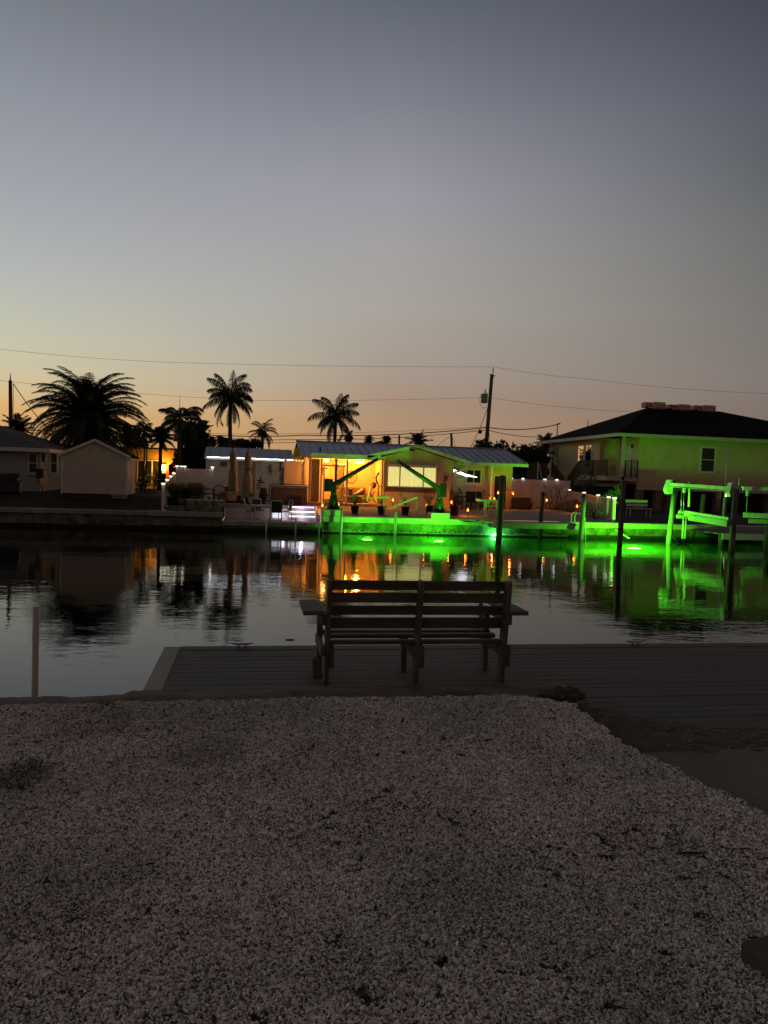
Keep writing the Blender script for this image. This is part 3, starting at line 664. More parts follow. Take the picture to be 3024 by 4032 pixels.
# left boundary fence running away from the water
a = W('b', 100, 530, Y=35.1)
lx = a.x
picket_fence('low white picket fence with glowing post caps running back from the left seawall', (lx, 35.1), (lx, 40.2), .82, 1.35, 1.20, 4, posts=(0, .3, .6, .88))
t = thing('privacy_fence', 'tall white privacy fence panel with lit caps left of the lap sided outbuilding', 'fence', (-3, 41, 1.1))
a = W('b', 470, 250, Y=41.2); b = W('b', 945, 265, Y=41.2)
def panel(par, x0, x1, y, z0, z1, seams=.16):
    mb = MB(); mb.box(x0, x1, y-.015, y+.015, z0, z1); x = x0+seams
    while x < x1-.05: mb.box(x-.004, x+.004, y-.018, y+.018, z0+.1, z1-.1); x += seams
    mb.box(x0, x1, y-.035, y+.035, z1-.12, z1+.003).box(x0, x1, y-.035, y+.035, z0-.003, z0+.12)
    return mb.build('panel', white, par)
panel(t, a.x+.07, b.x-.07, 41.2, 1.12, 2.78); post(t, a.x, 41.2, 1.1, 2.86); post(t, b.x, 41.2, 1.1, 2.86, glow=.8)
panel(t, lx+.07, a.x-.07, 41.2, 1.12, 2.78); post(t, lx, 41.2, 1.1, 2.86)
q = W('b', 410, 245, Y=41.9); post(t, q.x, 41.9, 1.1, 2.86, glow=0)
# middle privacy fence between outbuilding and house
t = thing('privacy_fence', 'tall warm lit white fence panel behind the brown hot tub', 'fence', (1.9, 41.0, 1.1))
a = W('2', 1450, 1070, Y=40.95); b = W('3', 185, 1050, Y=40.95)
panel(t, a.x+.07, b.x-.03, 40.95, 1.12, a.z-.12, .25); post(t, a.x, 40.95, 1.1, a.z, lit=False); post(t, b.x+.03, 40.95, 1.1, W('3', 215, 960, Y=40.95).z, lit=False)
MB().blob((W('3',190,1305,Y=40.9).x, 40.9, W('3',190,1305,Y=40.9).z), (.03,.02,.03), 1, 0).build('latch', black_m, t)
# right privacy fence
t = thing('privacy_fence', 'long white privacy fence with lit caps between the wing and the stilt house', 'fence', (18, 45, 1.05))
X0 = W('5', 868, 1335, Y=45).x; X1 = W('5', 1495, 1350, Y=45).x; ztp = 2.82
xs = [X0, W('5', 993, 1330, Y=45).x, W('5', 1115, 1330, Y=45).x, W('5', 1232, 1330, Y=45).x, W('5', 1362, 1330, Y=45).x, X1]
for i in range(5): panel(t, xs[i]+.07, xs[i+1]-.07, 45, 1.08, ztp, .3)
for i, x in enumerate(xs): post(t, x, 45, 1.05, ztp+.02, lit=i in (0, 1, 3, 4), glow=.4, col=(.9,.93,1))
# right picket fence
t = picket_fence('white picket fence lit green at its near end, running down to the right seawall', (17.85, 34.95), (19.75, 44.9), .80, 1.06, 1.18, 5, posts=(0, .10, .30, .60, .97))
# fence of the stilt house
t = thing('wood_fence', 'dark brown board fence behind the right white privacy fence', 'fence', (20, 50, 1.1))
a = W('5', 1045, 1165, Y=50); b = W('5', 1255, 1165, Y=50); mb = MB(); x = a.x
while x < b.x: mb.box(x, x+.14, 49.98, 50.02, 1.1, a.z+.02*random.random()); x += .15
mb.build('boards', wood_b, t)
mb = MB(); xm = W('5', 1155, 1200, Y=49.95).x; mb.box(xm-.04, xm+.04, 49.9, 49.975, 1.1, a.z+.05); mb.bar((xm+.05,49.93,a.z-.1),(b.x,49.93,1.7),.06); mb.build('brace', trim_m, t)

# ---------------------------------------------------------------- patio furniture
def umbrella(px, pt, pb, Y, lab, col):
    top = W('2', px, pt, Y=Y); bot = W('2', pb[0], pb[1], Y=Y); t = thing('closed_umbrella', lab, 'umbrella', (bot.x, Y, 1.1), 'closed patio umbrellas'); h = top.z-bot.z
    MB().cyl((bot.x,Y,1.14),(top.x,Y,top.z+.08),.025,n=8).build('pole', dark_m, t)
    mb = MB(); prev = None; prof = [(0,.30),(.1,.25),(.25,.26),(.42,.24),(.55,.13),(.60,.12),(.68,.2),(.85,.17),(1,.03)]
    for f, r in prof:
        cxx = bot.x+(top.x-bot.x)*f
        ring = []
        for i in range(24):
            a = 2*math.pi*i/24; rr = r*.85*(1+.28*math.cos(a*8))*(.8 if math.sin(a) else 1)
            ring.append(mb.bm.verts.new((cxx+math.cos(a)*rr, Y+math.sin(a)*rr, bot.z+h*f+(.06*math.cos(a*4) if f == 0 else 0))))
        if prev: [setattr(mb.bm.faces.new((prev[i], prev[(i+1)%24], ring[(i+1)%24], ring[i])), 'smooth', True) for i in range(24)]
        prev = ring
    mb.bm.faces.new(prev); cp = mb.build('canopy', fabric_t, t)
    MB().lathe((bot.x+(top.x-bot.x)*.57, Y, bot.z+h*.57-.025), [(.135,0),(.15,.02),(.135,.05)], 16).build('strap', dark_m, cp)
    MB().lathe((bot.x,Y,1.104),[(.34,0),(.34,.05),(.10,.09),(.05,.3)],18).build('base', dark_m, t)
umbrella(875, 955, (872, 1420), 39.2, 'closed tan umbrella standing over the storage box', 0)
umbrella(1042, 962, (1025, 1480), 38.6, 'closed tan umbrella before the taupe shed door, lit yellow on one side', 0)
# warm yard light seen on the umbrellas and fences comes from the porch lamps
a = W('c', 818, 300, Y=38.7); b = W('c', 1450, 610, Y=38.7)
t = thing('hot_tub', 'large brown hot tub with a grey cover in front of the white fence panel', 'hot tub', ((a.x+b.x)/2, 39.6, 1.1))
MB().box(a.x+.03, b.x-.03, 38.7, 40.6, 1.13, 1.93).build('shell', mat('brown_tub', (.20,.11,.055), .6, .35, 3, stretch=(.5,1,4)), t, bevel=.05)
MB().box(a.x, b.x, 38.67, 40.63, 1.935, 2.07).build('cover', mat('tub_cover', (.30,.24,.18), .8, .2), t, bevel=.04)
MB().box(a.x+1.0, b.x-.35, 38.25, 38.66, 1.104, 1.30).box(a.x+1.0, b.x-.35, 38.46, 38.66, 1.302, 1.5).build('step', black_m, t)
mb = MB(); mb.tube([(a.x-.08,38.65,1.12),(a.x-.08,38.65,2.1),(a.x+.02,38.65,2.15),(b.x+.02,38.65,2.13)], .02, 6); mb.build('cover_lift', black_m, t)
# sign post
q = W('c', 620, 575, Y=38.6); s = .2291*38.6/2950
t = thing('direction_sign', 'dark wooden signpost with four arrow boards beside the hot tub', 'signpost', (q.x, 38.6, 1.1))
MB().cyl((q.x,38.6,1.1),(q.x+.02,38.6,2.45),.035,.03,n=8).blob((q.x+.02,38.6,2.48),(.045,.045,.07),1,0).build('pole', wood_b, t)
for (xl, xr_, yy, tilt) in ((570,665,228,0),(590,715,265,.03),(555,625,308,0),(565,690,355,-.03)):
    za = W('c', 620, yy, Y=38.55).z; x0_ = W('c', xl, yy, Y=38.55).x; x1_ = W('c', xr_, yy, Y=38.55).x; sgn = 1 if (x1_-q.x) > (q.x-x0_) else -1
    tip = [(x0_,38.53,za-.04),(x1_-.05,38.53,za-.04+tilt),(x1_,38.53,za+tilt),(x1_-.05,38.53,za+.04+tilt),(x0_,38.53,za+.04)] if sgn > 0 else [(x0_,38.53,za),(x0_+.05,38.53,za-.04),(x1_,38.53,za-.04+tilt),(x1_,38.53,za+.04+tilt),(x0_+.05,38.53,za+.04)]
    MB().prism(tip, (0,.03,0)).build('arrow_board', wood_b, t)
q = W('c', 690, 590, Y=38.3)
t = thing('urn', 'tall black urn with curved white handles beside the signpost', 'urn', (q.x, 38.3, 1.1))
MB().lathe((q.x,38.3,1.1),[(.10,0),(.09,.06),(.14,.25),(.21,.5),(.19,.68),(.12,.78),(.10,.82)],18).build('body', black_m, t)
zz = W('c', 690, 300, Y=38.3).z
MB().tube([(q.x-.19,38.3,1.75),(q.x-.26,38.3,1.95),(q.x-.2,38.3,zz),(q.x-.02,38.3,zz+.06),(q.x+.17,38.3,zz),(q.x+.24,38.3,1.95),(q.x+.19,38.3,1.78)], .018, 6).build('handle', trim_m, t)
# storage box, bin, chairs, planters
a = W('b', 1060, 650, Y=38.9); b = W('b', 1365, 790, Y=38.9)
t = thing('storage_box', 'tan plastic storage box with draped cloth under the left umbrella', 'storage box', ((a.x+b.x)/2, 39.2, 1.1))
MB().box(a.x, b.x, 38.9, 39.6, 1.18, 1.62).build('body', mat('tan_plastic', (.36,.28,.2), .6, .2), t, bevel=.02)
MB().box(a.x-.02, b.x+.02, 38.88, 39.62, 1.623, 1.67).build('lid', mat('tan_plastic'), t) if 0 else MB().box(a.x-.02, b.x+.02, 38.88, 39.62, 1.623, 1.67).build('lid', MC['tan_plastic'], t)
mb = MB(); mb.prism([(b.x-.55,38.86,1.67),(b.x-.02,38.86,1.67),(b.x-.02,38.86,1.28),(b.x-.14,38.86,1.2),(b.x-.3,38.86,1.2),(b.x-.45,38.86,1.32)], (0,.017,0)); mb.build('cloth', mat('peach_cloth', (.72,.48,.26), .9, .2), t)
q = W('b', 1220, 640, Y=40.2)
tag(MB().lathe((q.x,40.2,1.1),[(.16,0),(.19,.7),(.2,.75),(.17,.8)],16).build('bin', black_m, None, origin=(q.x,40.2,1.1)), 'black bin standing behind the tan storage box', 'bin')
q = W('b', 1400, 760, Y=39.5)
tag(MB().lathe((q.x,39.5,1.1),[(.28,0),(.22,.12),(.12,.18),(.13,.32),(.08,.38)],14).build('umbrella_stand', dark_m, None, origin=(q.x,39.5,1.1)), 'squat dark umbrella stand right of the tan storage box', 'umbrella stand')
q = W('b', 640, 640, Y=38.0)
mb = MB(); mb.box(q.x-.42, q.x+.42, 37.7, 38.4, 1.12, 2.1); cov = mb.build('covered_cart', mat('brown_cover', (.26,.16,.09), .9, .3, 3, .02, 6), None, origin=(q.x,38,1.1), bevel=.12)
tag(cov, 'tall brown fabric covered cart by the white privacy fence', 'covered cart')
q = W('b', 860, 770, Y=37.9)
t = thing('adirondack_chair', 'reddish brown wooden armchair seen from the side on the patio', 'chair', (q.x, 37.9, 1.1))
MB().prism([(q.x-.42,37.65,2.03),(q.x-.36,37.65,2.05),(q.x-.18,37.65,1.5),(q.x-.25,37.65,1.48)], (0,.5,0)).build('backrest', wood_b, t)
MB().prism([(q.x-.25,37.65,1.5),(q.x+.3,37.65,1.58),(q.x+.3,37.65,1.63),(q.x-.25,37.65,1.55)], (0,.5,0)).build('seat', wood_b, t)
for yy in (37.62, 38.17):
    MB().bar((q.x-.33,yy,1.86),(q.x+.38,yy,1.76),.05,.035).build('armrest', wood_b, t)
    MB().bar((q.x+.3,yy,1.1),(q.x+.28,yy,1.74),.06).build('leg', wood_b, t); MB().bar((q.x-.28,yy,1.1),(q.x-.22,yy,1.52),.06).build('leg', wood_b, t)
q = W('b', 1060, 760, Y=38.6)
t = thing('wicker_chair', 'round backed wicker armchair left of the tan storage box', 'chair', (q.x, 38.6, 1.1))
mb = MB(); pts = [(q.x+math.cos(R(k))*.33, 38.7, 1.62+math.sin(R(k))*.38) for k in range(-10, 191, 15)]; mb.tube(pts, .03, 6)
for f in (-.2,-.1,0,.1,.2): mb.bar((q.x+f,38.72,1.5),(q.x+f*1.2,38.72,1.97-abs(f)*.4),.015)
mb.build('backrest', sh, t); MB().lathe((q.x,38.45,1.48),[(.3,0),(.33,.04),(.3,.08)],16).build('seat', sh, t)
for dx, dy in ((-.25,.2),(.25,.2),(-.25,-.3),(.25,-.3)): MB().cyl((q.x+dx,38.45+dy,1.1),(q.x+dx*.9,38.45+dy*.8,1.49),.022,n=6).build('leg', sh, t)
# grass planters
def tuft(mb, c, n, h, sp, wdt=.03, droop=.35, seed=1):
    rnd = random.Random(seed)
    for i in range(n):
        a = rnd.uniform(0, 6.283); s = rnd.uniform(.1, 1)*sp; hh = h*rnd.uniform(.6, 1.05); p0 = Vector(c)+Vector((math.cos(a)*sp*.15, math.sin(a)*sp*.15, 0))
        p1 = Vector(c)+Vector((math.cos(a)*s*.55, math.sin(a)*s*.55, hh*.65)); p2 = Vector(c)+Vector((math.cos(a)*s*1.15, math.sin(a)*s*1.15, hh*(1-droop*s/sp*.5)))
        u = Vector((-math.sin(a+.8), math.cos(a+.8), 0))*wdt
        va = [mb.bm.verts.new(p) for p in (p0-u, p0+u, p1+u*.9, p1-u*.9)]; vt = mb.bm.verts.new(p2)
        mb.bm.faces.new(va); mb.bm.faces.new((va[3], va[2], vt))
    return mb
q = W('b', 275, 890, Y=36.0)
t = thing('planter', 'black pot of spiky green grass next to the left picket fence', 'planter', (q.x, 36, .99))
MB().lathe((q.x,35.95,1.0),[(.24,0),(.31,.42),(.33,.44),(.28,.45)],18).build('pot', black_m, t)
tuft(MB(), (q.x,35.95,1.42), 220, .75, .55, .018, seed=3).build('foliage', leaf_b, t)
q = W('b', 520, 800, Y=36.8)
t = thing('grass_clump', 'big brownish grass clump behind the left white buckets', 'plant', (q.x, 36.8, 1.0))
tuft(MB(), (q.x-.35,36.8,1.0), 420, 1.25, .75, .022, seed=5).build('foliage', leaf_dry, t)
tuft(MB(), (q.x+.35,36.9,1.0), 380, 1.15, .75, .022, seed=6).build('foliage', leaf_b, t)
bk = mat('white_bucket', (.52,.52,.46), .5, .5, 6, col2=(.16,.17,.13))
labs = ['leftmost white bucket on the block planter ledge', 'second white bucket from the left, streaked with dirt', 'third white bucket, below the reddish armchair', 'rightmost white bucket, at the end of the ledge']
for i, px in enumerate((588, 740, 880, 1040)):
    q = W('b', px, 930, Y=35.55); t = thing('bucket', labs[i], 'bucket', (q.x, 35.6, .99), 'white buckets on the planter ledge')
    MB().lathe((q.x,35.6,1.0),[(.21,0),(.235,.30),(.25,.31),(.25,.36),(.22,.37)],18).build('body', bk, t)
    MB().tube([(q.x-.25,35.58,1.33),(q.x-.2,35.4,1.2),(q.x,35.33,1.16),(q.x+.2,35.4,1.2),(q.x+.25,35.58,1.33)], .008, 4).build('handle', steel, t)
    tuft(MB(), (q.x,35.6,1.36), 26, .2+.1*(i%2), .18, .012, seed=20+i).build('foliage', leaf_dry, t)
q = W('b', 445, 900, Y=35.9)
tag(MB().lathe((q.x,35.9,1.0),[(.26,0),(.3,.3),(.3,.36),(.26,.37)],16).build('clay_pot', mat('clay', (.16,.10,.07), .85, .4, 5), None, origin=(q.x,35.9,1.0)), 'brown clay pot between the black grass pot and the white buckets', 'flower pot')

# dining set on the low dock slab
tq = W('c', 690, 880, Y=35.9); TX = tq.x
t = thing('dining_table', 'round white patio table on the low slab by the water', 'table', (TX, 36.0, .45))
MB().cyl((TX,36.0,1.13),(TX,36.0,1.155),.62,n=32).build('table_top', white, t)
MB().lathe((TX,36,1.09),[(.57,0),(.6,.036)],28).build('rim', white, t)
for k in range(4):
    a = R(45+90*k); MB().cyl((TX+math.cos(a)*.42,36+math.sin(a)*.42,.452),(TX+math.cos(a)*.38,36+math.sin(a)*.38,1.088),.02,n=8).build('leg', white, t)
def pchair(x, y, rz, lab):
    t = thing('patio_chair', lab, 'chair', (0,0,0), 'white framed patio chairs round the table')
    for s in (-.25, .25):
        MB().tube([(s,-.24,0),(s,-.22,.58),(s,-.14,.62),(s,.16,.62),(s,.22,.55)], .02, 6).build('armrest', white, t)
        MB().tube([(s,.28,0),(s,.24,.4),(s,.22,.6),(s,.30,.93),(s*.9,.31,.96)], .02, 6).build('leg', white, t)
    MB().tube([(-.23,.31,.96),(0,.32,.97),(.23,.31,.96)], .02, 6).build('top_rail', white, t)
    MB().box(-.24,.24,-.22,.24,.40,.425).build('seat', black_m, t)
    MB().prism([(-.235,.232,.44),(.235,.232,.44),(.235,.305,.94),(-.235,.305,.94)], (0,.014,0)).build('backrest', black_m, t)
    MB().tube([(-.25,-.23,.03),(.25,-.23,.03)], .015, 6).build('stretcher', white, t)
    t.location = (x, y, .452); t.rotation_euler = (0,0,rz); return t
pc = pchair(W('c', 460, 880, Y=36.0).x, 36.0, R(90), 'leftmost white framed patio chair, seen from its side')
dup(pc, (W('c', 905, 900, Y=35.35).x, 35.35, .452), R(180), 'patio chair with its dark back turned to the water')
dup(pc, (W('c', 1010, 900, Y=36.1).x+.12, 36.2, .452), R(-75), 'rightmost patio chair, close to the lit steps')
dup(pc, (W('c', 590, 850, Y=36.7).x, 36.72, .452), R(20), 'patio chair at the far side of the round table')

# ---------------------------------------------------------------- boat davits
def davit(bx0, bx1, Y, cone, mast, boomtip, box, lab, z, far):
    a = W(z, *bx0, Y=34.3); b = W(z, *bx1, Y=34.3)
    t = thing('boat_davit', lab, 'boat crane', ((a.x+b.x)/2, 34.8, .8), 'boat cranes on the seawall')
    MB().box(a.x, b.x, 34.26, 35.15, .804, a.z).build('pedestal', capc, t, bevel=.02)
    c = W(z, *cone, Y=34.75); m_ = W(z, *mast, Y=34.75); tp = W(z, *boomtip, Y=34.75); zb = a.z+.003
    mb = MB()
    for k in range(4):
        aa = R(45+90*k); mb.bar((c.x+math.cos(aa)*.30, 34.75+math.sin(aa)*.30, zb), (c.x+math.cos(aa)*.10, 34.75+math.sin(aa)*.10, c.z), .07)
    mb.cyl((c.x,34.75,zb),(c.x,34.75,c.z),.30,.10,n=4).lathe((c.x,34.75,zb),[(.36,0),(.36,.03)],20); mb.build('base_cone', davit_m, t)
    MB().cyl((c.x,34.75,c.z-.01),(c.x,34.75,m_.z+.02),.115,n=14).lathe((c.x,34.75,c.z-.05),[(.14,0),(.14,.1)],14).build('mast', davit_m, t)
    bm_ = MB(); d = (tp-m_); st = Vector((c.x, 34.75, m_.z-.12)); bm_.cyl(st, tp, .13, .075, n=14)
    bm_.blob(tp, (.085,.085,.085), 2, 0); bo = bm_.build('boom', davit_m, t)
    MB().bar(Vector((c.x,34.62,c.z+.05)), st.lerp(tp, .22)+Vector((0,-.13,0)), .035).build('brace', davit_m, t)
    p0 = W(z, box[0], box[1], Y=34.72); p1 = W(z, box[2], box[3], Y=34.72)
    w_ = MB().box(p0.x, p1.x, 34.62, 34.85, p1.z, p0.z).build('winch_box', black_m, t, bevel=.015)
    MB().tube([(( p0.x+p1.x)/2+math.cos(R(k))*.07, 34.612, (p0.z*.68+p1.z*.32)+math.sin(R(k))*.07) for k in range(0,361,30)], .008, 5).build('emblem_ring', davit_m, w_)
    MB().cyl(tp+Vector((0,-.02,-.07)), (tp.x, 34.73, tp.z-.35), .006, n=5).build('cable', black_m, bo)
    return t
davit((445,1715), (715,1815), 34.3, (605,1480), (605,1320), (1232,992), (475,1270,585,1460), 'left boat crane with boom reaching up across the orange porch', '3', 1)
davit((825,1572), (1118,1670), 34.3, (955,1320), (948,1145), (285,735), (965,1092,1060,1318), 'right boat crane with boom crossing the wide lit window', '4', 1)
gp = mat('green_grey_bar', (.42,.45,.36), .5, .3)
a = W('3', 1010, 1555, Y=35.0); b = W('3', 1400, 1540, Y=35.0)
t = thing('spreader_bar', 'level lifting bar propped over the second black flower pot', 'lifting bar', (a.x, 35.0, .85), 'lifting bars by the potted plants')
MB().bar(a, b, .07, .06).blob(b, (.07,.06,.05), 1, 0).build('bar', gp, t)
MB().tube([b, b+Vector((.02,0,-.1)), b+Vector((-.04,0,-.16))], .012, 5).build('hook', gp, t); MB().cyl(a+Vector((.06,0,-.03)), (a.x+.06,35.0,.84), .012, n=6).build('leg', gp, t); MB().cyl(b+Vector((-.2,0,-.03)), (b.x-.2,35.0,.84), .012, n=6).build('leg', gp, t)
a = W('4', 170, 1490, Y=35.0); b = W('4', 600, 1315, Y=35.0)
t = thing('spreader_bar', 'slanting lifting bar rising behind the third black flower pot', 'lifting bar', (a.x, 35.0, .85), 'lifting bars by the potted plants')
MB().bar(a, b, .06, .045).build('bar', gp, t); MB().cyl(b+Vector((-.05,0,-.03)), (b.x-.05,35.0,.84), .012, n=6).build('leg', gp, t)

# potted plants
def potted(z, px, py, Y, h, lab, seed, kind, s=1):
    q = W(z, px, py, Y=Y); zg = .80+(Y-34.8)*.09
    t = thing('potted_plant', lab, 'potted plant', (q.x, Y, zg), 'black pots along the gravel yard')
    MB().lathe((q.x,Y,zg),[(.15*s,0),(.20*s,.36*s),(.22*s,.37*s),(.22*s,.42*s),(.18*s,.42*s)],16).build('pot', black_m, t)
    MB().lathe((q.x,Y,zg-.02),[(.2*s,0),(.22*s,.03)],16).build('saucer', patio_m, t)
    mb = MB(); rnd = random.Random(seed); c = Vector((q.x,Y,zg+.4*s))
    if kind == 0: tuft(mb, c, 60, h, h*.35, .014, .2, seed)
    else:
        for i in range(10):
            a = rnd.uniform(0,6.28); r = rnd.uniform(.1,.45)*h; top = c+Vector((math.cos(a)*r, math.sin(a)*r, h*rnd.uniform(.5,1)))
            mb.tube([c, c.lerp(top,.5)+Vector((0,0,.05)), top], [.008,.006,.003], 4)
            for k in range(26):
                p = c.lerp(top, rnd.uniform(.35,1.05))+Vector([rnd.gauss(0,.04) for _ in range(3)]); u = Vector([rnd.gauss(0,1) for _ in range(3)]).normalized(); v = u.cross(Vector((rnd.gauss(0,1),rnd.gauss(0,1),.3))).normalized()
                mb.face(p-u*.035, p+v*.012, p+u*.035, p-v*.012)
    mb.build('foliage', leaf_b if kind else leaf_dry, t)
potted('3', 910, 1750, 35.6, .75, 'first black pot of tall dry grass, nearest the left boat crane', 31, 0)
potted('3', 1295, 1755, 35.6, .55, 'second black pot, its bushy plant behind the level lifting bar', 32, 1)
potted('4', 395, 1575, 35.6, .75, 'third black pot, under the lit window near the slanting bar', 33, 1)
potted('4', 790, 1560, 36.2, .85, 'fourth black pot, half hidden left of the right boat crane', 34, 1)
potted('4', 1205, 1590, 35.8, .8, 'fifth black pot, tall and dark, right of the right boat crane', 35, 0, 1.25)

# flame torches
flame = emit('flame', (1,.17,.008), 5); flame_c = emit('flame_core', (1,.5,.12), 9)
def torch(z, px, py, Y, zg, lab, p=9):
    q = W(z, px, py, Y=Y); t = thing('torch', lab, 'torch light', (q.x, Y, zg), 'flickering torch lights round the yard')
    MB().cyl((q.x,Y,zg),(q.x,Y,q.z-.10),.012,n=6).build('stake', black_m, t)
    MB().lathe((q.x,Y,q.z-.10),[(.03,0),(.055,.015),(.06,.03)],10).build('lamp_cup', black_m, t)
    f = MB().lathe((q.x,Y,q.z-.068),[(.03,0),(.052,.05),(.04,.11),(.015,.16),(.003,.19)],10).build('flame', flame, t)
    MB().lathe((q.x,Y-.052,q.z-.045),[(.006,0),(.016,.03),(.004,.07)],8).build('flame_core', flame_c, f)
    MB().lathe((q.x,Y,q.z+.125),[(.06,0),(.02,.03)],10).build('lamp_cap', black_m, t)
    light(t, (q.x, Y+.08, q.z+.02), (1,.22,.015), p*1.5, .05)
torch('3', 440, 1658, 36.6, .9, 'torch light just left of the left boat crane base')
torch('3', 672, 1645, 36.8, .95, 'torch light half hidden right of the left boat crane base')
torch('4', 195, 1365, 38.6, 1.05, 'torch light close to the gable wall below the left part of the lit window', 11)
torch('4', 742, 1465, 36.2, .92, 'torch light in front of the fourth black pot')
torch('4', 1150, 1400, 38.6, 1.05, 'torch light at the corner of the gable wall below the downspout', 13)
torch('4', 1418, 1530, 35.5, .84, 'torch light standing alone between the right boat crane and the fish table')
torch('5', 722, 1495, 40.2, 1.05, 'small torch light seen left of the tall dark piling', 5)
torch('5', 885, 1503, 40.0, 1.05, 'large torch light right of the tall dark piling by the white fence', 16)
torch('5', 1250, 1575, 41.5, 1.05, 'torch light in front of the white privacy fence and bare shrub', 14)
torch('g', 508, 630, 38.5, 1.0, 'torch light between the green piling and the picket fence', 8)

# dark dining furniture on the yard
q = W('e', 350, 600, Y=39.6)
t = thing('dining_table', 'dark square table on the gravel in front of the wing', 'table', (q.x, 39.6, 1.06))
MB().box(q.x-.5,q.x+.45,39.3,40.1,1.74,1.79).build('table_top', black_m, t)
for dx in (-.45,.4):
    for dy in (39.35,40.05): MB().box(q.x+dx-.025,q.x+dx+.025,dy-.025,dy+.025,1.06,1.738).build('leg', black_m, t)
def dchair(px, Y, rz, lab, s=1):
    q = W('e', px, 600, Y=Y); t = thing('garden_chair', lab, 'chair', (0,0,0), 'dark chairs by the square table')
    MB().box(-.27,.27,-.25,.25,.42,.47).build('seat', black_m, t); MB().box(-.27,.27,.22,.27,.473,1.0).build('backrest', black_m, t)
    for dx in (-.25,.25): MB().box(dx-.03,dx+.03,-.25,.22,.65,.69).build('armrest', black_m, t)
    for dx in (-.25,.25):
        for dy in (-.23,.23): MB().box(dx-.02,dx+.02,dy-.02,dy+.02,0,.418 if dy > 0 else .648).build('leg', black_m, t)
    t.location = (q.x, Y, 1.06); t.rotation_euler = (0,0,rz); return t
d0 = dchair(460, 38.9, R(185), 'dark garden chair with high back turned to the water')
dup(d0, (W('e', 560, 600, Y=39.6).x, 39.6, 1.06), R(-80), 'dark garden chair at the right end of the square table')
dup(d0, (W('e', 240, 600, Y=39.2).x, 39.2, 1.06), R(95), 'dark garden chair at the left end of the square table, by the gable wall')
def shrub(lab, x, Y, zg, rx, h, m, seed, n=500, nm='shrub', cat='plant', ls=.05, stems=True):
    t = thing(nm, lab, cat, (x, Y, zg)); rnd = random.Random(seed); mb = MB()
    for i in range(n):
        a = rnd.uniform(0,6.283); rr = rx*math.sqrt(rnd.random()); k = rnd.random(); f = math.sin(math.pi*(k*.85+.12))
        p = Vector((x+math.cos(a)*rr*f, Y+math.sin(a)*rr*f, zg+h*(.12+.88*k)+rnd.gauss(0,.04)))
        if noise.noise(p*1.9+Vector((seed,0,0))) < -.12: continue
        u = Vector((rnd.gauss(0,1),rnd.gauss(0,1),rnd.gauss(0,.8))).normalized()*ls*rnd.uniform(.7,1.4); v = u.cross(Vector((rnd.gauss(0,1),rnd.gauss(0,1),1))).normalized()*ls*.4
        mb.face(p-u, p+v, p+u, p-v)
    mb.build('foliage', m, t)
    if stems:
        mb = MB()
        for i in range(5):
            a = rnd.uniform(0,6.28); mb.tube([(x,Y,zg),(x+math.cos(a)*rx*.3,Y+math.sin(a)*rx*.3,zg+h*.5),(x+math.cos(a)*rx*.5,Y+math.sin(a)*rx*.5,zg+h*.85)],[.03,.02,.008],5)
        mb.build('stem', bark, t)
    return t
q = W('e', 700, 480, Y=41.0); shrub('reddish spreading shrub below the wing window', q.x, 41.0, 1.06, .65, 1.05, leaf_dry, 41, 700)
q = W('e', 300, 450, Y=41.2); shrub('small dark shrub behind the square table', q.x, 41.2, 1.06, .3, 1.1, leaf_b, 42, 300)
# small bar table with candles behind the piling
q = W('e', 930, 430, Y=41.0)
t = thing('side_table', 'small console with orange lamps near the dark arched doorway', 'table', (q.x, 41, 1.06))
MB().box(q.x-.45,q.x+.55,40.8,41.2,1.5,1.54).build('table_top', dark_m, t)
for dx in (-.4,.5): MB().box(q.x+dx-.03,q.x+dx+.03,40.85,41.15,1.06,1.498).build('leg', dark_m, t)
for dx, s in ((-.38,.03),(-.12,.05)): MB().lathe((q.x+dx,40.9,1.543),[(s,0),(s,.12),(s*.3,.2)],8).build('candle', flame, t)
light(t, (q.x-.2,40.7,1.75), (1,.35,.08), 4, .05)
q = W('e', 1140, 430, Y=40.6)
tag(MB().box(q.x-.35,q.x+.15,40.5,40.62,2.02,2.05).box(q.x-.33,q.x-.30,40.5,40.62,1.06,2.019).box(q.x+.10,q.x+.13,40.5,40.62,1.06,2.019).build('plant_shelf', wood_b, None, origin=(q.x,40.56,1.06)), 'thin wooden stand holding up the largest torch light', 'stand')
# lounge covers by right fence
q = W('e', 1290, 600, Y=42)
tag(MB().prism([(q.x-.45,41.6,1.06),(q.x+.55,41.6,1.06),(q.x+.75,41.6,1.75),(q.x-.35,41.6,1.72)], (0,.7,0)).build('covered_furniture', dark_m, None, origin=(q.x,42,1.06), bevel=.05), 'dark draped piece of furniture against the white privacy fence', 'covered furniture')
q = W('e', 1480, 620, Y=42)
tag(MB().lathe((q.x,42,1.06),[(.2,0),(.33,.3),(.35,.5),(.3,.52)],14).build('clay_pot', black_m, None, origin=(q.x,42,1.06)), 'black round pot at the foot of the white privacy fence', 'flower pot')
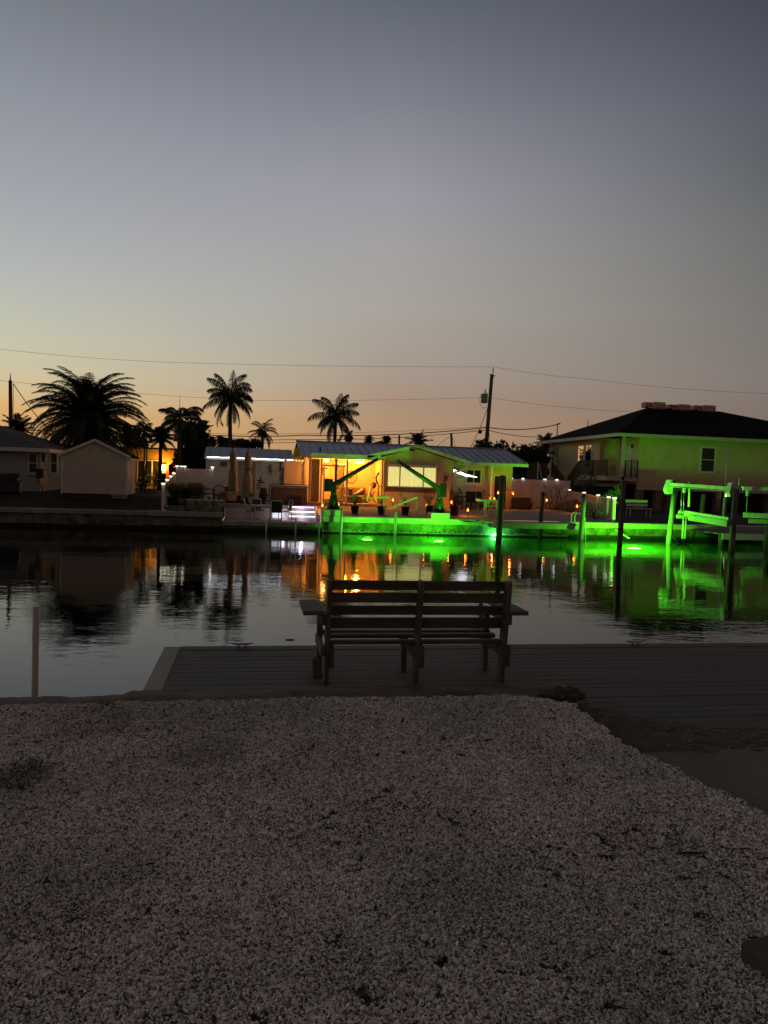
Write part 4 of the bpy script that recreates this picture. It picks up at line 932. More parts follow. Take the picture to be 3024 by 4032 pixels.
# bare shrub in front of fence
q = W('5', 1330, 1640, Y=43.5)
rnd = random.Random(9); mb = MB()
def twig(p, d, L, r, k):
    e = p+d*L; mb.tube([p, p.lerp(e,.5)+Vector((rnd.gauss(0,.03),0,rnd.gauss(0,.03))), e], [r, r*.8, r*.6], 5)
    if k: 
        for i in range(2+(k>2)): twig(e, (d+Vector((rnd.gauss(0,.55),rnd.gauss(0,.3),rnd.gauss(.15,.3)))).normalized(), L*.72, r*.62, k-1)
for a in (-.5,-.15,.2,.5): twig(Vector((q.x+a*.3,43.5,1.06)), Vector((a,.0,1)).normalized(), .62, .035, 3)
tag(mb.build('bare_shrub', bark, None, origin=(q.x,43.5,1.06)), 'leafless branching shrub silhouetted on the white privacy fence', 'shrub')
for i, (z, px, Yy, rx, h, m_, lab) in enumerate([('g', 60, 42.5, .9, .5, leaf_dry, 'low brown bedding plants at the foot of the white privacy fence'),
      ('g', 300, 41.0, .9, .6, leaf_b, 'dark low bush behind the swim ladder'), ('g', 450, 40.0, .7, .75, leaf_dry, 'reddish bush behind the torch near the picket fence'),
      ('g', 870, 37.2, .75, .85, leaf_b, 'tall thin leafed plant against the middle of the picket fence'), ('g', 900, 36.2, .95, .5, leaf_b, 'dark rounded bush near the green end of the picket fence'),
      ('g', 700, 39.0, .8, .6, leaf_b, 'shadowy bush behind the green piling')]):
    q = W(z, px, 800, Y=Yy); shrub(lab, q.x, Yy, .85+(Yy-35)*.03, rx, h, m_, 60+i, 600)
for i, (px, Yy, rx, h, lab) in enumerate([(560, 48.5, 1.2, 2.4, 'dark leafy bush under the stilt house balcony'), (760, 48.0, 1.0, 2.5, 'dark leafy bush with pale tips under the stilt house corner')]):
    q = W('g', px, 250, Y=Yy); shrub(lab, q.x, Yy, 1.0, rx, h, leaf_b, 80+i, 1100, ls=.07)
# sea grape branch lit green right of the fence end
q = W('g', 1300, 350, Y=38.5); rnd = random.Random(12)
t = thing('sea_grape', 'round leaved branch glowing green above the end of the picket fence', 'shrub', (q.x+.6, 38.5, .95))
mb = MB(); A_ = W('g', 1060, 440, Y=38.5); B_ = W('g', 1440, 230, Y=38.5)
for i in range(170):
    f = rnd.random(); p = A_.lerp(B_, f)+Vector((rnd.gauss(0,.05+.12*f), rnd.gauss(0,.25), rnd.gauss(-.05-.1*f,.05+.12*f))); r = rnd.uniform(.035,.06); nn = Vector((rnd.gauss(0,.5),-1,rnd.gauss(0,.6))).normalized()
    u = nn.cross(Vector((0,0,1))).normalized(); v = u.cross(nn); mb.face(*[p+u*math.cos(R(k))*r+v*math.sin(R(k))*r for k in range(0,360,60)])
mb.build('foliage', leaf_b, t)
MB().tube([(q.x+.7,38.5,.9),(q.x+.75,38.5,1.6),B_.lerp(A_,.2)-Vector((0,0,.1)),A_.lerp(B_,.3)],[.05,.04,.02,.01],6).build('stem', bark, t)

# fish cleaning table
a = W('e', 628, 540, Y=35.3); b = W('e', 978, 595, Y=35.3)
t = thing('fish_table', 'pale fish cleaning table on four tall legs at the seawall edge', 'table', ((a.x+b.x)/2, 35.3, .8))
MB().box(a.x, b.x, 35.1, 35.75, b.z, b.z+.10).build('table_top', alum, t, bevel=.02)
MB().box(a.x, a.x+.03, 35.1, 35.75, b.z+.103, a.z).build('side_board', alum, t)
for x in (a.x+.28, a.x+.52, b.x-.42, b.x-.14):
    MB().bar((x, 35.2 if x in (a.x+.28, b.x-.14) else 35.65, .8), (x+.03, 35.2 if x in (a.x+.28, b.x-.14) else 35.65, b.z-.003), .05).build('leg', alum, t)
MB().bar((a.x+.3,35.2,b.z-.22),(b.x-.14,35.2,b.z-.22),.035).build('stretcher', alum, t)

# swim ladder
a = W('g', 380, 880, Y=33.6); b = W('g', 600, 760, Y=33.6)
t = thing('swim_ladder', 'white swim ladder with two hooped rails by the green piling', 'ladder', ((a.x+b.x)/2, 33.6, .78))
def hoop(x, y0, y1, zt):
    return MB().tube([(x,y0,.78),(x,y0,zt-.18),(x+.04,y0-.05,zt-.05),(x+.14,(y0+y1)/2,zt),(x+.25,y1+.05,zt-.05),(x+.30,y1,zt-.2),(x+.32,y1-.1,.2),(x+.32,y1-.1,-.6)], .022, 8)
x1_ = W('g', 385, 880, Y=34.0).x; x2_ = W('g', 478, 880, Y=33.2).x
zt_ = W('g', 440, 745, Y=33.8).z
hoop(x1_, 34.0, 33.6, zt_).build('rail', alum, t); hoop(x2_, 33.3, 32.85, zt_).build('rail', alum, t)
mb = MB()
for z in (.35,.1): mb.bar((x1_+.34,33.5,z),(x2_+.34,32.75,z),.04)
mb.build('rung', alum, t)

# thin guide poles standing in the water
def gpole(z, px, pt, Y, r, lab, zb=-2.3, m=None):
    q = W(z, px, pt, Y=Y); tag(MB().cyl((q.x-.02,Y,zb),(q.x,Y,q.z),r,n=10).blob((q.x,Y,q.z),(r,r,r*.4),1,0).build('guide_pole', m or alum, None, origin=(q.x,Y,zb)), lab, 'pole', 'slim pale poles standing in the canal')
gpole('2', 1243, 1715, 34.2, .035, 'slim pale pole in the water under the patio table')
gpole('2', 1563, 1712, 34.2, .035, 'slim pale pole in the water in front of the lit steps')
gpole('3', 400, 1800, 34.1, .04, 'slim pale pole at the left edge of the green seawall cap')
gpole('3', 722, 1698, 33.9, .055, 'thick leaning pale pole right of the left crane pedestal')
gpole('3', 1507, 1752, 34.0, .06, 'short thick pale pole in front of the seawall between the two cranes')
# rope on cap, ramp boards
mb = MB()
for k in range(3):
    a = W('e', 290+60*k, 905, Y=34.28); b = W('e', 640, 905+8*k, Y=34.28); mb.tube([a.lerp(b, f/8)-Vector((0,0,.10*(1-k*.2)*math.sin(math.pi*f/8))) for f in range(9)], .01, 5)
tag(mb.build('dock_line', black_m, None, origin=(10,34.28,.7)), 'loose dark line drooping over the green lit cap', 'rope')
a = W('e', 690, 925, Y=34.4); b = W('e', 805, 950, Y=34.2)
tag(MB().prism([a, b, b+Vector((0,0,-.05)), a+Vector((.05,0,-.06))], (0,.25,0)).build('loose_plank', trim_m, None, origin=tuple(a)), 'small pale plank at the broken end of the seawall cap', 'plank')
a = W('g', 1345, 1130, Y=34.1); b = W('g', 1640, 1320, Y=33.0)
tag(MB().bar(a, b, .05).build('support_strut', trim_m, None, origin=tuple(a)), 'pale strut slanting from the right seawall cap into the water', 'strut')

# ---------------------------------------------------------------- pilings
def piling(z, top, Y, r, lab, m=pile_m, lean=0, cone=True, dx=0):
    q = W(z, *top, Y=Y); base = q.x-lean
    t = thing('piling', lab, 'piling', (base, Y, 0), 'wooden pilings standing in the canal')
    mb = MB(); rnd = random.Random(int(q.x*100)); N = 9
    pts = [(base+(q.x-base)*(k/N), Y, -2.35+(q.z+2.35)*k/N) for k in range(N+1)]
    mb.tube(pts, [r*(1.06-.08*k/N+rnd.uniform(-.02,.02)) for k in range(N+1)], 14); mb.build('post', m, t)
    if cone: MB().lathe((q.x, Y, q.z-.02), [(r*1.12,0),(r*1.1,.04),(r*.25,.17)], 14).build('cap', black_m, t)
    return t
piling('5', (772, 1305), 31.0, .12, 'tallest dark piling, in front of the gravel yard', lean=.12, cone=False)
piling('5', (745, 1500), 33.6, .09, 'piling hidden close behind the tallest dark piling', lean=.1, cone=False)
piling('5', (1208, 1515), 33.9, .10, 'piling with black cone cap, dim green, in front of the swim dock', lean=.15)
piling('g', (660, 425), 32.6, .115, 'bright green lit piling with black cone cap beside the swim ladder', pile_wrap, lean=.14)
piling('6', (1186, 1160), 27.6, .105, 'dark piling right of the picket fence end, standing forward in the canal', lean=.12, cone=False)

# ---------------------------------------------------------------- boat lifts on the right
LY0, LY1 = 32.2, 27.9
t = thing('boat_lift', 'bright green lit boat lift with hanging cradle beams on tall pilings', 'boat lift', (19.6, 30, 0), 'boat lifts at the right')
liftm = mat('lift_aluminium', (.4,.42,.38), .35, .2)
lbeam = mat('lift_beam', (.5,.52,.46), .45, .3, 4)
def lpile(px, py, Y, r, m, zb=-2.35, lean=.3):
    q = W('a', px, py, Y=Y); MB().tube([(q.x-lean*1.0, Y, zb), (q.x-lean*.45, Y, 0), (q.x, Y, q.z)], [r*1.02, r, r*.97], 14).build('piling', m, t); return q
p1 = lpile(228, 210, LY0, .12, pile_wrap, lean=.42)
p2 = lpile(1168, 255, LY1, .12, pile_m, lean=.12)
p3 = lpile(668, 340, 36.0, .12, pile_m, lean=.3); p4 = lpile(1000, 395, 36.0, .12, pile_m, lean=.2)
a = W('a', 175, 190, Y=LY0-.2); b = W('a', 1232, 262, Y=LY1+.0)
MB().bar(a, b, .20, .17).build('top_beam', lbeam, t); MB().bar(a-Vector((0,0,.10)), b-Vector((0,0,.105)), .26, .02).build('beam_flange', lbeam, t)
for (x0_, y0_, x1_, y1_, Yb, nm) in ((100,105,190,335,LY0-.25,1),(1075,150,1140,380,LY1+.15,2)):
    q0 = W('a', x0_, y0_, Y=Yb); q1 = W('a', x1_, y1_, Y=Yb); w_ = q1.x-q0.x; hz = q0.z-q1.z
    o = MB().prism([(q1.x,Yb,q0.z),(q0.x+w_*.45,Yb,q0.z-.02),(q0.x,Yb,q0.z-hz*.72),(q0.x+w_*.3,Yb,q1.z),(q1.x,Yb,q1.z+.02)], (0,.3,0)).build('motor_cover', lbeam, t, bevel=.01)
    if nm == 1: MB().box(q1.x+.003, q1.x+.10, Yb-.01, Yb+.28, q1.z+.03, q0.z-.05).build('gear_plate', black_m, t); 
c = W('a', 380, 625, Y=LY0-.3); d = W('a', 1058, 735, Y=LY1+.1)
MB().bar(c, d, .09, .22).build('cradle_beam', lbeam, t)
e0 = c.lerp(d, .14)+Vector((-.07,0,-.17)); e1 = d+Vector((-.07,0,-.15)); MB().bar(e0, e1, .05, .26).build('bunk_board', mat('bunk_board', (.36,.38,.30), .7, .35, 6, stretch=(1,1,3)), t)
o = MB(); a_ = W('a', 285, 615, Y=LY0-.3); o.bar(a_, a_+Vector((.22,0,.0)), .12).bar(a_+Vector((.1,0,.05)), a_+Vector((.1,0,.14)), .06); o.box(c.x-.25, c.x+.55, LY0-.1, LY0+.2, c.z-.27, c.z-.10); o.build('pulley_block', liftm, t)
for px in (330, 368):
    q0 = W('a', px, 235, Y=LY0-.35); q1 = W('a', px-12, 600, Y=LY0-.35); MB().cyl(q0, q1, .012, n=5).build('cable', steel, t)
q = W('a', 370, 275, Y=LY0-.4); MB().box(q.x-.07, q.x+.07, LY0-.45, LY0-.35, q.z-.12, q.z+.12).build('pulley', lbeam, t, bevel=.03)
q = W('a', 455, 140, Y=LY0-.6); q2 = W('a', 440, 530, Y=LY0-.6); MB().cyl(q2, q, .05, n=10).build('guide_post', lbeam, t)
for px in (360, 395): 
    q = W('a', px, 700, Y=LY0-.3); q2 = W('a', px-18, 1020, Y=LY0-.3); MB().cyl(q2, q, .045, n=8).build('guide_post', liftm, t)
q = W('a', 1225, 70, Y=LY1-.1); q2 = W('a', 1215, 235, Y=LY1-.1); MB().cyl(q2, q, .035, n=8).build('guide_post', alum, t)
q = W('a', 350, 870, Y=LY0+.6)
tag(MB().tube([(q.x+math.cos(R(k))*.62, LY0+.6, q.z+math.sin(R(k))*.62) for k in range(185, 356, 17)], .07, 8).build('tyre_fender', mat('rubber', (.04,.03,.025), .8, .3), None, origin=(q.x,LY0+.6,q.z)), 'half round rubber fender hanging behind the left lift piling', 'fender')
# second lift
t = thing('boat_lift', 'second boat lift cut off by the right picture edge, dimmer green', 'boat lift', (24, 32, 0), 'boat lifts at the right')
a = W('a', 1262, 245, Y=32.6); b = a+Vector((7,-.3,.02)); MB().bar(a, b, .20, .17).build('top_beam', alum, t)
a = W('a', 1235, 655, Y=32.6); b = a+Vector((7,-2.6,-.02)); MB().bar(a+Vector((.15,0,0)), b, .09, .24).build('cradle_beam', lbeam, t)
MB().bar(a+Vector((.3,-.2,-.27)), b+Vector((0,-.2,-.27)), .05, .20).build('bunk_board', MC['bunk_board'], t)
q = W('a', 1335, 270, Y=32.4); MB().box(q.x-.05,q.x+.05,32.3,32.4,q.z-.3,q.z-.02).cyl((q.x,32.35,q.z-.3),(q.x,32.35,a.z+.1),.012,n=5).build('pulley', lbeam, t)
q = W('a', 1640, 860, Y=29.5); MB().cyl((q.x,29.5,-2.35),(q.x+.1,29.5,q.z+.2),.14,n=12).build('piling', pile_m, t)
MB().cyl((30.5,31,-2.35),(30.6,31,3.0),.15,n=12).build('piling', pile_m, t)
# neighbour dock behind the lifts
t = thing('neighbour_dock', 'dim wooden dock behind the two boat lifts', 'dock', (25, 32.5, .5))
a = W('a', 640, 900, Y=33.2)
MB().box(a.x, 40, 31.6, 34.28, .52, .58).build('deck', wood_d, t)
MB().box(a.x, 40, 31.55, 31.597, .30, .585).build('fascia', trim_m, t)
for x in (a.x+.1, a.x+2.4, a.x+4.7, a.x+7): MB().cyl((x,31.8,-2.35),(x,31.8,.515),.12,n=10).build('piling', pile_m, t)
for (px, py, lab) in ((1010, 355, 'small bright lamp beside the far lift piling under the stilt house'),(1022, 326, 'tiny lamp just above the brighter one under the stilt house')):
    q = W('a', px, py, Y=46.5); tag(MB().blob(q, (.09,.05,.09), 2, .2).build('carport_lamp', emit('carport_bulb', (1,.85,.6), 5), None, origin=tuple(q)), lab, 'lamp')
# flag pole like mast
a = W('7', 950, 1290, Y=34.0); b = W('7', 990, 668, Y=34.0)
t = thing('mast', 'slim white mast with a short cross arm in front of the yellow green house wall', 'mast', (a.x, 34.0, .58))
MB().cyl((a.x,34,.585),b,.035,.02,n=8).build('pole', alum, t); q = b-Vector((0,0,.25)); MB().bar(q-Vector((.2,0,0)), q+Vector((.2,0,0)), .03).build('cross_arm', alum, t)
q = W('7', 250, 1200, Y=47); tag(MB().box(q.x-.12,q.x+.12,46.9,47.1,1.9,2.62).build('hanging_board', mat('tan_board', (.5,.35,.2), .7, .3), None, origin=(q.x,47,1.9)), 'narrow tan board hanging below the stilt house', 'board')
# bench on neighbour land
q = W('g', 1640, 660, Y=38.5)
t = thing('garden_bench', 'pale slatted garden bench behind the forward dark piling', 'bench', (q.x+.25, 38.5, .95))
MB().box(q.x-.2, q.x+1.1, 38.5, 38.54, 1.72, 1.88).box(q.x-.2, q.x+1.1, 38.5, 38.54, 1.52, 1.66).build('backrest', alum, t)
MB().box(q.x-.2, q.x+1.1, 38.0, 38.45, 1.40, 1.44).build('seat', alum, t)
for dx in (-.15, 1.05):
    for dy in (38.05, 38.48): MB().box(q.x+dx-.02, q.x+dx+.02, dy-.02, dy+.02, .95, 1.398).build('leg', alum, t)
# ---------------------------------------------------------------- stilt house on the right
t = thing('stilt_house', 'two storey stilt house washed green, with dark hip roof and porch balcony', 'house', (32, 52, 1.0))
hw = mat('stilt_house_siding', (.68,.54,.31), .8, .12, 1.5); hw2 = mat('stilt_trim', (.55,.50,.38), .6, .12)
SX = 24.0; FY = 46.2; BZ = 2.75; TZ = 5.92; EX = 43.5; BY = 58.8
pw = W('6', 868, 800, X=SX).y                                # where the side wall ends and the porch begins
px1 = W('6', 1380, 800, Y=FY).x
mb = MB(); siding(mb, (SX, pw), (SX, BY), BZ, TZ, (-1,0), .18, .015); mb.box(SX+.03, SX+.2, pw, BY, BZ, TZ); mb.build('side_wall', hw, t)
mb = MB(); siding(mb, (px1, FY), (EX, FY), BZ, TZ, (0,-1), .18, .012); mb.box(px1, EX, FY+.03, FY+.2, BZ, TZ); mb.build('front_wall', hw, t)
MB().box(px1, px1+.2, FY+.203, pw+.0, BZ, TZ).build('porch_side_wall', hw, t)
MB().box(SX+.203, px1+.2, pw+.003, pw+.2, BZ, TZ).build('porch_back_wall', hw, t)
MB().box(EX-.2, EX, FY+.203, BY, BZ, TZ).build('side_wall', hw, t); MB().box(SX+.203, EX-.203, BY-.2, BY, BZ, TZ).build('back_wall', hw, t)
a = W('6', 1170, 710, Y=pw); b = W('6', 1275, 900, Y=pw)
ya_ = W('6', 1275, 800, X=px1-.03).y; yb_ = min(pw-.1, W('6', 1170, 800, X=px1-.03).y); zt_ = W('6', 1225, 712, X=px1-.03).z
MB().box(px1-.04, px1-.005, ya_, yb_, 3.27, zt_).build('door', trim_m, t)
q = W('6', 1293, 722, X=px1-.05); MB().box(px1-.12,px1-.005,q.y-.06,q.y+.06,q.z-.1,q.z+.1).build('porch_lamp', black_m, t)
MB().box(SX+.02, SX+.22, FY, FY+.2, BZ, TZ).build('porch_post', hw2, t)
MB().box(px1-.02, px1+.06, FY-.03, FY-.016, BZ, TZ).build('corner_board', hw2, t)
MB().box(SX-.03, px1-.003, FY, pw, 2.95, 3.24).build('porch_floor', hw2, t)
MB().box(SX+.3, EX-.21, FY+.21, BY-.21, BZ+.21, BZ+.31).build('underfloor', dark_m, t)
MB().box(px1+.0, EX, FY+.0, FY+.18, BZ-.35, BZ-.003).build('rim_beam', hw2, t); MB().box(SX, SX+.18, FY+.3, BY, BZ-.2, BZ-.003).build('rim_beam', hw2, t)
# hip roof
E0x, E1x, E0y, E1y, ez = SX-.8, EX+.8, FY-.9, BY+.6, 6.02
ym = (E0y+E1y)/2
al = W('6', 1492, 205, Y=ym); ar = W('7', 862, 240, Y=ym); zr = (al.z+ar.z)/2
mb = MB(); c = [(E0x,E0y,ez),(E1x,E0y,ez),(E1x,E1y,ez),(E0x,E1y,ez)]; r1 = (al.x,ym,zr); r2 = (ar.x+.3,ym,zr)
mb.face(c[0],c[1],r2,r1).face(c[1],c[2],r2).face(c[2],c[3],r1,r2).face(c[3],c[0],r1).face(*[(x,y,z-.02) for x,y,z in c][::-1]); rf = mb.build('roof', shingle, t)
mb = MB(); mb.box(E0x, E1x, E0y-.03, E0y+.003, ez-.20, ez+.02).box(E0x-.03, E0x-.003, E0y+.006, E1y, ez-.20, ez+.02); mb.build('gutter', hw2, rf)
MB().box(E0x+.03, E1x, E0y+.03, FY-.02, ez-.1, ez-.05).box(E0x+.03, SX-.02, FY, E1y, ez-.1, ez-.05).build('soffit', hw2, rf)
for px, py, h in ((262, 460, .3),):
    q = W('7', px, py, Y=FY+1.1); MB().cyl((q.x,FY+1.1,q.z-.15),(q.x,FY+1.1,q.z+h-.05),.05,n=8).build('vent_pipe', alum, rf)
q = W('6', 713, 450, X=26.2); MB().cyl((26.2,q.y,q.z-.2),(26.2,q.y,q.z+.45),.03,n=6).build('vent_pipe', black_m, rf)
# windows
a = W('7', 697, 652, Y=FY-.02); b = W('7', 830, 922, Y=FY-.02); window(t, a.x, b.x, FY-.03, b.z, a.z, 1, 2, fr=.12, frame=trim_m)
def xwindow(par, y0, y1, x, z0, z1, pane):
    mb = MB(); f = .09
    mb.box(x-.05,x+.02,y0-f,y0,z0-f,z1+f).box(x-.05,x+.02,y1,y1+f,z0-f,z1+f).box(x-.05,x+.02,y0,y1,z0-f,z0).box(x-.05,x+.02,y0,y1,z1,z1+f).box(x-.045,x+.02,y0,y1,(z0*.8+z1*.2)-.03+.0,(z0*.8+z1*.2)+.03)
    o = mb.build('window', trim_m, par); MB().box(x-.02, x+.01, y0, y1, z0, z1).build('pane', pane, o)
pane_s = bpy.data.materials.new('sky_glass'); pane_s.use_nodes = True; _p = pane_s.node_tree.nodes['Principled BSDF']; _p.inputs['Metallic'].default_value = 1; _p.inputs['Base Color'].default_value = (.85,.8,.8,1); _p.inputs['Roughness'].default_value = .05
ya = W('6', 665, 800, X=SX).y; yb = W('6', 590, 800, X=SX).y; zt = W('6', 625, 718, X=SX-.02).z; zb = W('6', 625, 1000, X=SX-.02).z
xwindow(t, ya, yb, SX-.03, zb, zt, pane_s)
ya2 = W('6', 768, 800, X=SX).y; yb2 = W('6', 690, 800, X=SX).y
xwindow(t, ya2, yb2, SX-.03, zb, zt, pane_s)
# service mast and meter
ys = W('6', 300, 700, X=SX-.15).y; zs = W('6', 312, 430, X=SX-.15).z
MB().tube([(SX-.12,ys,4.0),(SX-.12,ys,zs-.12),(SX-.12,ys,zs),(SX-.02,ys-.12,zs+.06),(SX+.0,ys-.25,zs-.0)], .05, 8).build('service_mast', alum, t)
MB().box(SX-.2, SX-.025, ys-.25, ys+.25, 3.85, 4.75).build('meter_box', trim_m, t)
# balcony railing
def railing(name, P, Q, h, par, m=wood_b, step=.17):
    P = Vector(P); Q = Vector(Q); L = (Q-P).length; mb = MB(); k = 0
    mb.bar(P+Vector((0,0,h)), Q+Vector((0,0,h)), .12, .05).bar(P+Vector((0,0,.1)), Q+Vector((0,0,.1)), .05, .08)
    n_ = max(2, int(L/step))
    for i in range(n_+1): mb.bar(P.lerp(Q,i/n_)+Vector((0,0,.08)), P.lerp(Q,i/n_)+Vector((0,0,h)), .045)
    for i in (0, n_//2, n_): mb.bar(P.lerp(Q,i/n_)-Vector((0,0,.05)), P.lerp(Q,i/n_)+Vector((0,0,h+.03)), .10)
    return mb.build(name, m, par)
yR = W('6', 600, 1110, X=23.0).y
railing('railing', (23.9+.35, FY-.06, 3.24), (px1-.1, FY-.06, 3.24), 1.05, t)
MB().box(22.95, SX-.035, FY+.0, yR, 2.95, 3.24).build('balcony_floor', hw2, t)
railing('railing', (23.0, FY+.1, 3.24), (23.0, yR, 3.24), 1.05, t)
q1 = W('6', 455, 1125, X=23.0)
railing('stair_railing', (23.0, yR+.1, 3.2), (23.0, q1.y, q1.z-1.05), 1.05, t)
mb = MB(); nS = 9
for i in range(nS):
    f = (i+.5)/nS; p = Vector((23.0,yR+.1,3.1)).lerp(Vector((23.0,q1.y,q1.z-1.1)), f); mb.box(23.0, SX-.1, p.y-.12, p.y+.14, p.z-.03, p.z+.02)
mb.build('stair', wood_b, t)
q2 = W('6', 295, 935, X=23.0); railing('stair_railing', (22.7, q1.y+.15, q1.z-1.05), (22.7, q2.y, q2.z-1.05), 1.05, t)
# ground floor columns
for px in (1380, 1620):
    q = W('6', px, 1400, Y=FY+.2); MB().box(q.x-.22, q.x+.22, FY+.0, FY+.45, .98, BZ-.353).build('column', mat('column_shaded', (.20,.165,.12), .85), t)  # darker than the trim: shade below the house put into the column colour
for x in (27.8, 31.5, 35.5, 39.5): MB().box(x-.2, x+.2, FY+.5, FY+.9, .98, BZ-.02).build('column', MC['column_shaded'], t)
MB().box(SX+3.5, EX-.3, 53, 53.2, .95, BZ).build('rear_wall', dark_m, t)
pk = mat('pink_tile', (.62,.34,.30), .7, .3, 8)
labs = ['leftmost stack of pink roof tiles on the dark ridge', 'middle stack of pink roof tiles on the dark ridge', 'rightmost stack of pink roof tiles on the dark ridge']
for i, (xa_, xb_, ya_, yb_) in enumerate(((45,290,118,205),(320,572,145,225),(612,862,155,240))):
    a = W('7', xa_, ya_, Y=ym-.2); b = W('7', xb_, yb_, Y=ym-.2)
    t2 = thing('tile_stack', labs[i], 'roof tiles', ((a.x+b.x)/2, ym-.2, zr), 'pink tile stacks on the roof ridge')
    w_ = b.x-a.x; base = zr-.08
    MB().box(a.x+.10, a.x+w_*.32, ym-.1, ym+.55, base+.10, a.z-.02).build('tile_bundle', pk, t2, bevel=.05)
    MB().box(a.x+w_*.34, b.x-.26, ym-.55, ym+.1, base-.02, a.z-.02).build('tile_bundle', pk, t2, bevel=.03)
    MB().box(a.x+w_*.38, b.x-.30, ym-.5, ym+.05, base-.10, base-.023).build('pallet', wood_b, t2)

# ---------------------------------------------------------------- palms and trees
def frond(mb, p, az, el, L, droop, ll, nl, wd=.035, hang=.5, rnd=random, tw=.035, curl=1.0):
    seg = 9; pts = [Vector(p)]; e = el
    for k in range(seg):
        d = Vector((math.cos(az)*math.cos(e), math.sin(az)*math.cos(e), math.sin(e))); pts.append(pts[-1]+d*L/seg); e -= droop/seg*(.5+1.0*k/seg)*curl
    mb.tube(pts, [tw*(1-.8*i/seg) for i in range(seg+1)], 4)
    for s in (-1, 1):
        for i in range(nl):
            f = .10+.90*(i+rnd.random()*.6)/nl; x = f*seg; k = min(int(x), seg-1); q = pts[k].lerp(pts[k+1], x-k); d = (pts[k+1]-pts[k]).normalized()
            side = d.cross(Vector((0,0,1))); side = side.normalized()*s if side.length > .05 else Vector((-math.sin(az),math.cos(az),0))*s
            v = (side*.75+d*.75+Vector((0,0,-hang*rnd.uniform(.5,1.2)))).normalized(); ln = ll*(math.sin(math.pi*min(1,f*.82+.14))**.6)*rnd.uniform(.8,1.1)
            m_ = q+v*ln*.5; tip = q+(v+Vector((0,0,-hang*.5))).normalized()*ln; u = d*wd
            a0 = mb.bm.verts.new(q-u*.4); a1 = mb.bm.verts.new(q+u*.4); b0 = mb.bm.verts.new(m_-u*.5); b1 = mb.bm.verts.new(m_+u*.5); c0 = mb.bm.verts.new(tip)
            mb.bm.faces.new((a0,a1,b1,b0)); mb.bm.faces.new((b0,b1,c0))
def palm(name, lab, base, top, r, specs, m, seed, cat='palm tree', group=None, bow=0.0):
    t = thing(name, lab, cat, tuple(base), group); rnd = random.Random(seed); base = Vector(base); top = Vector(top)
    pts = [base.lerp(top, k/8)+Vector((bow*math.sin(math.pi*k/8),0,0)) for k in range(9)]
    MB().tube(pts, [r*(1.25-.45*k/8) for k in range(9)], 10).build('trunk', bark, t)
    mb = MB(); core = specs.get('core', 0)
    if core: mb.blob(top, (core, core, core*.9), 2, .3, 4)
    n = specs['n']; 
    for i in range(n):
        f = (i+.5)/n; el = R(specs['e1'])*(1-f)+R(specs['e0'])*f + rnd.gauss(0,.08); az = i*2.39996+rnd.gauss(0,.15)
        frond(mb, top+Vector((rnd.gauss(0,.05),rnd.gauss(0,.05),specs.get('dz',0)*(1-f))), az, el, specs['L']*rnd.uniform(*specs.get('lv',(.78,1.1)))*(1-.12*(1-f)), R(specs['droop'])*rnd.uniform(*specs.get('dv',(.65,1.3))), specs['ll'], specs['nl'], specs.get('wd',.035), specs.get('hang',.5), rnd, specs.get('tw',.03))
    mb.build('crown', m, t); return t
def gz(x, y): return 1.4 if x < -4 else 1.12
a = W('1', 905, 690, Y=50)
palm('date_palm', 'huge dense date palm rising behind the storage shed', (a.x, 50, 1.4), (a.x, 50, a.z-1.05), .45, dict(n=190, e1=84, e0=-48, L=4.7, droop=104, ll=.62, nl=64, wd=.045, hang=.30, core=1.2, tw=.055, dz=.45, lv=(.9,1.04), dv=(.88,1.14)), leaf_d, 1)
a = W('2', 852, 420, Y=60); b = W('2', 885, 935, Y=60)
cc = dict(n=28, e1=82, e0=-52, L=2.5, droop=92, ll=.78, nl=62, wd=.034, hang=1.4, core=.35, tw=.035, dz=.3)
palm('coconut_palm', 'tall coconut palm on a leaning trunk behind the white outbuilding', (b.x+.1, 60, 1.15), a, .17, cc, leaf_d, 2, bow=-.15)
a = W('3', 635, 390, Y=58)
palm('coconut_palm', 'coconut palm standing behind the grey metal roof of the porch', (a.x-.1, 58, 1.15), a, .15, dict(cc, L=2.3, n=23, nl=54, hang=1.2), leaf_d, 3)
a = W('3', 820, 690, Y=60)
palm('small_palm', 'small palm partly behind the right side of the coconut palm over the porch roof', (a.x, 60, 1.15), a, .12, dict(cc, L=.8, n=12, ll=.3, nl=18, hang=.8), leaf_d, 4)
a = W('2', 300, 660, Y=47)
foxs = dict(n=17, e1=72, e0=-25, L=1.95, droop=105, ll=.6, nl=60, wd=.04, hang=.6, core=.22, tw=.03, dz=.2)
palm('foxtail_palm', 'green tinted foxtail palm with smooth trunk and a thin upright spear leaf', (a.x, 47, 1.4), a, .14, foxs, leaf_m, 5)
q = W('2', 298, 372, Y=47); o = MB().tube([a, a.lerp(q,.5), q], [.03,.02,.006], 5).build('spear_leaf', leaf_m, [k for k in C.objects if k.name.startswith('foxtail_palm')][0])
a = W('1', 1480, 930, Y=46); b1_ = W('1', 1440, 1330, Y=46)
tp = palm('twin_palm', 'small palm with two thin curved trunks beside the storage shed', (b1_.x, 46, 1.4), a+Vector((-.05,0,0)), .05, dict(n=16, e1=75, e0=-45, L=1.0, droop=90, ll=.4, nl=22, wd=.045, hang=.5, core=.12, tw=.02, dz=.1), leaf_d, 6, bow=.1)
MB().tube([(b1_.x+.05,46.1,1.4),(b1_.x+.22,46.1,2.4),(a.x+.12,46.1,3.4),(a.x+.06,46.1,a.z)], [.05,.05,.045,.04], 7).build('trunk', bark, tp)
a = W('2', 1200, 800, Y=57)
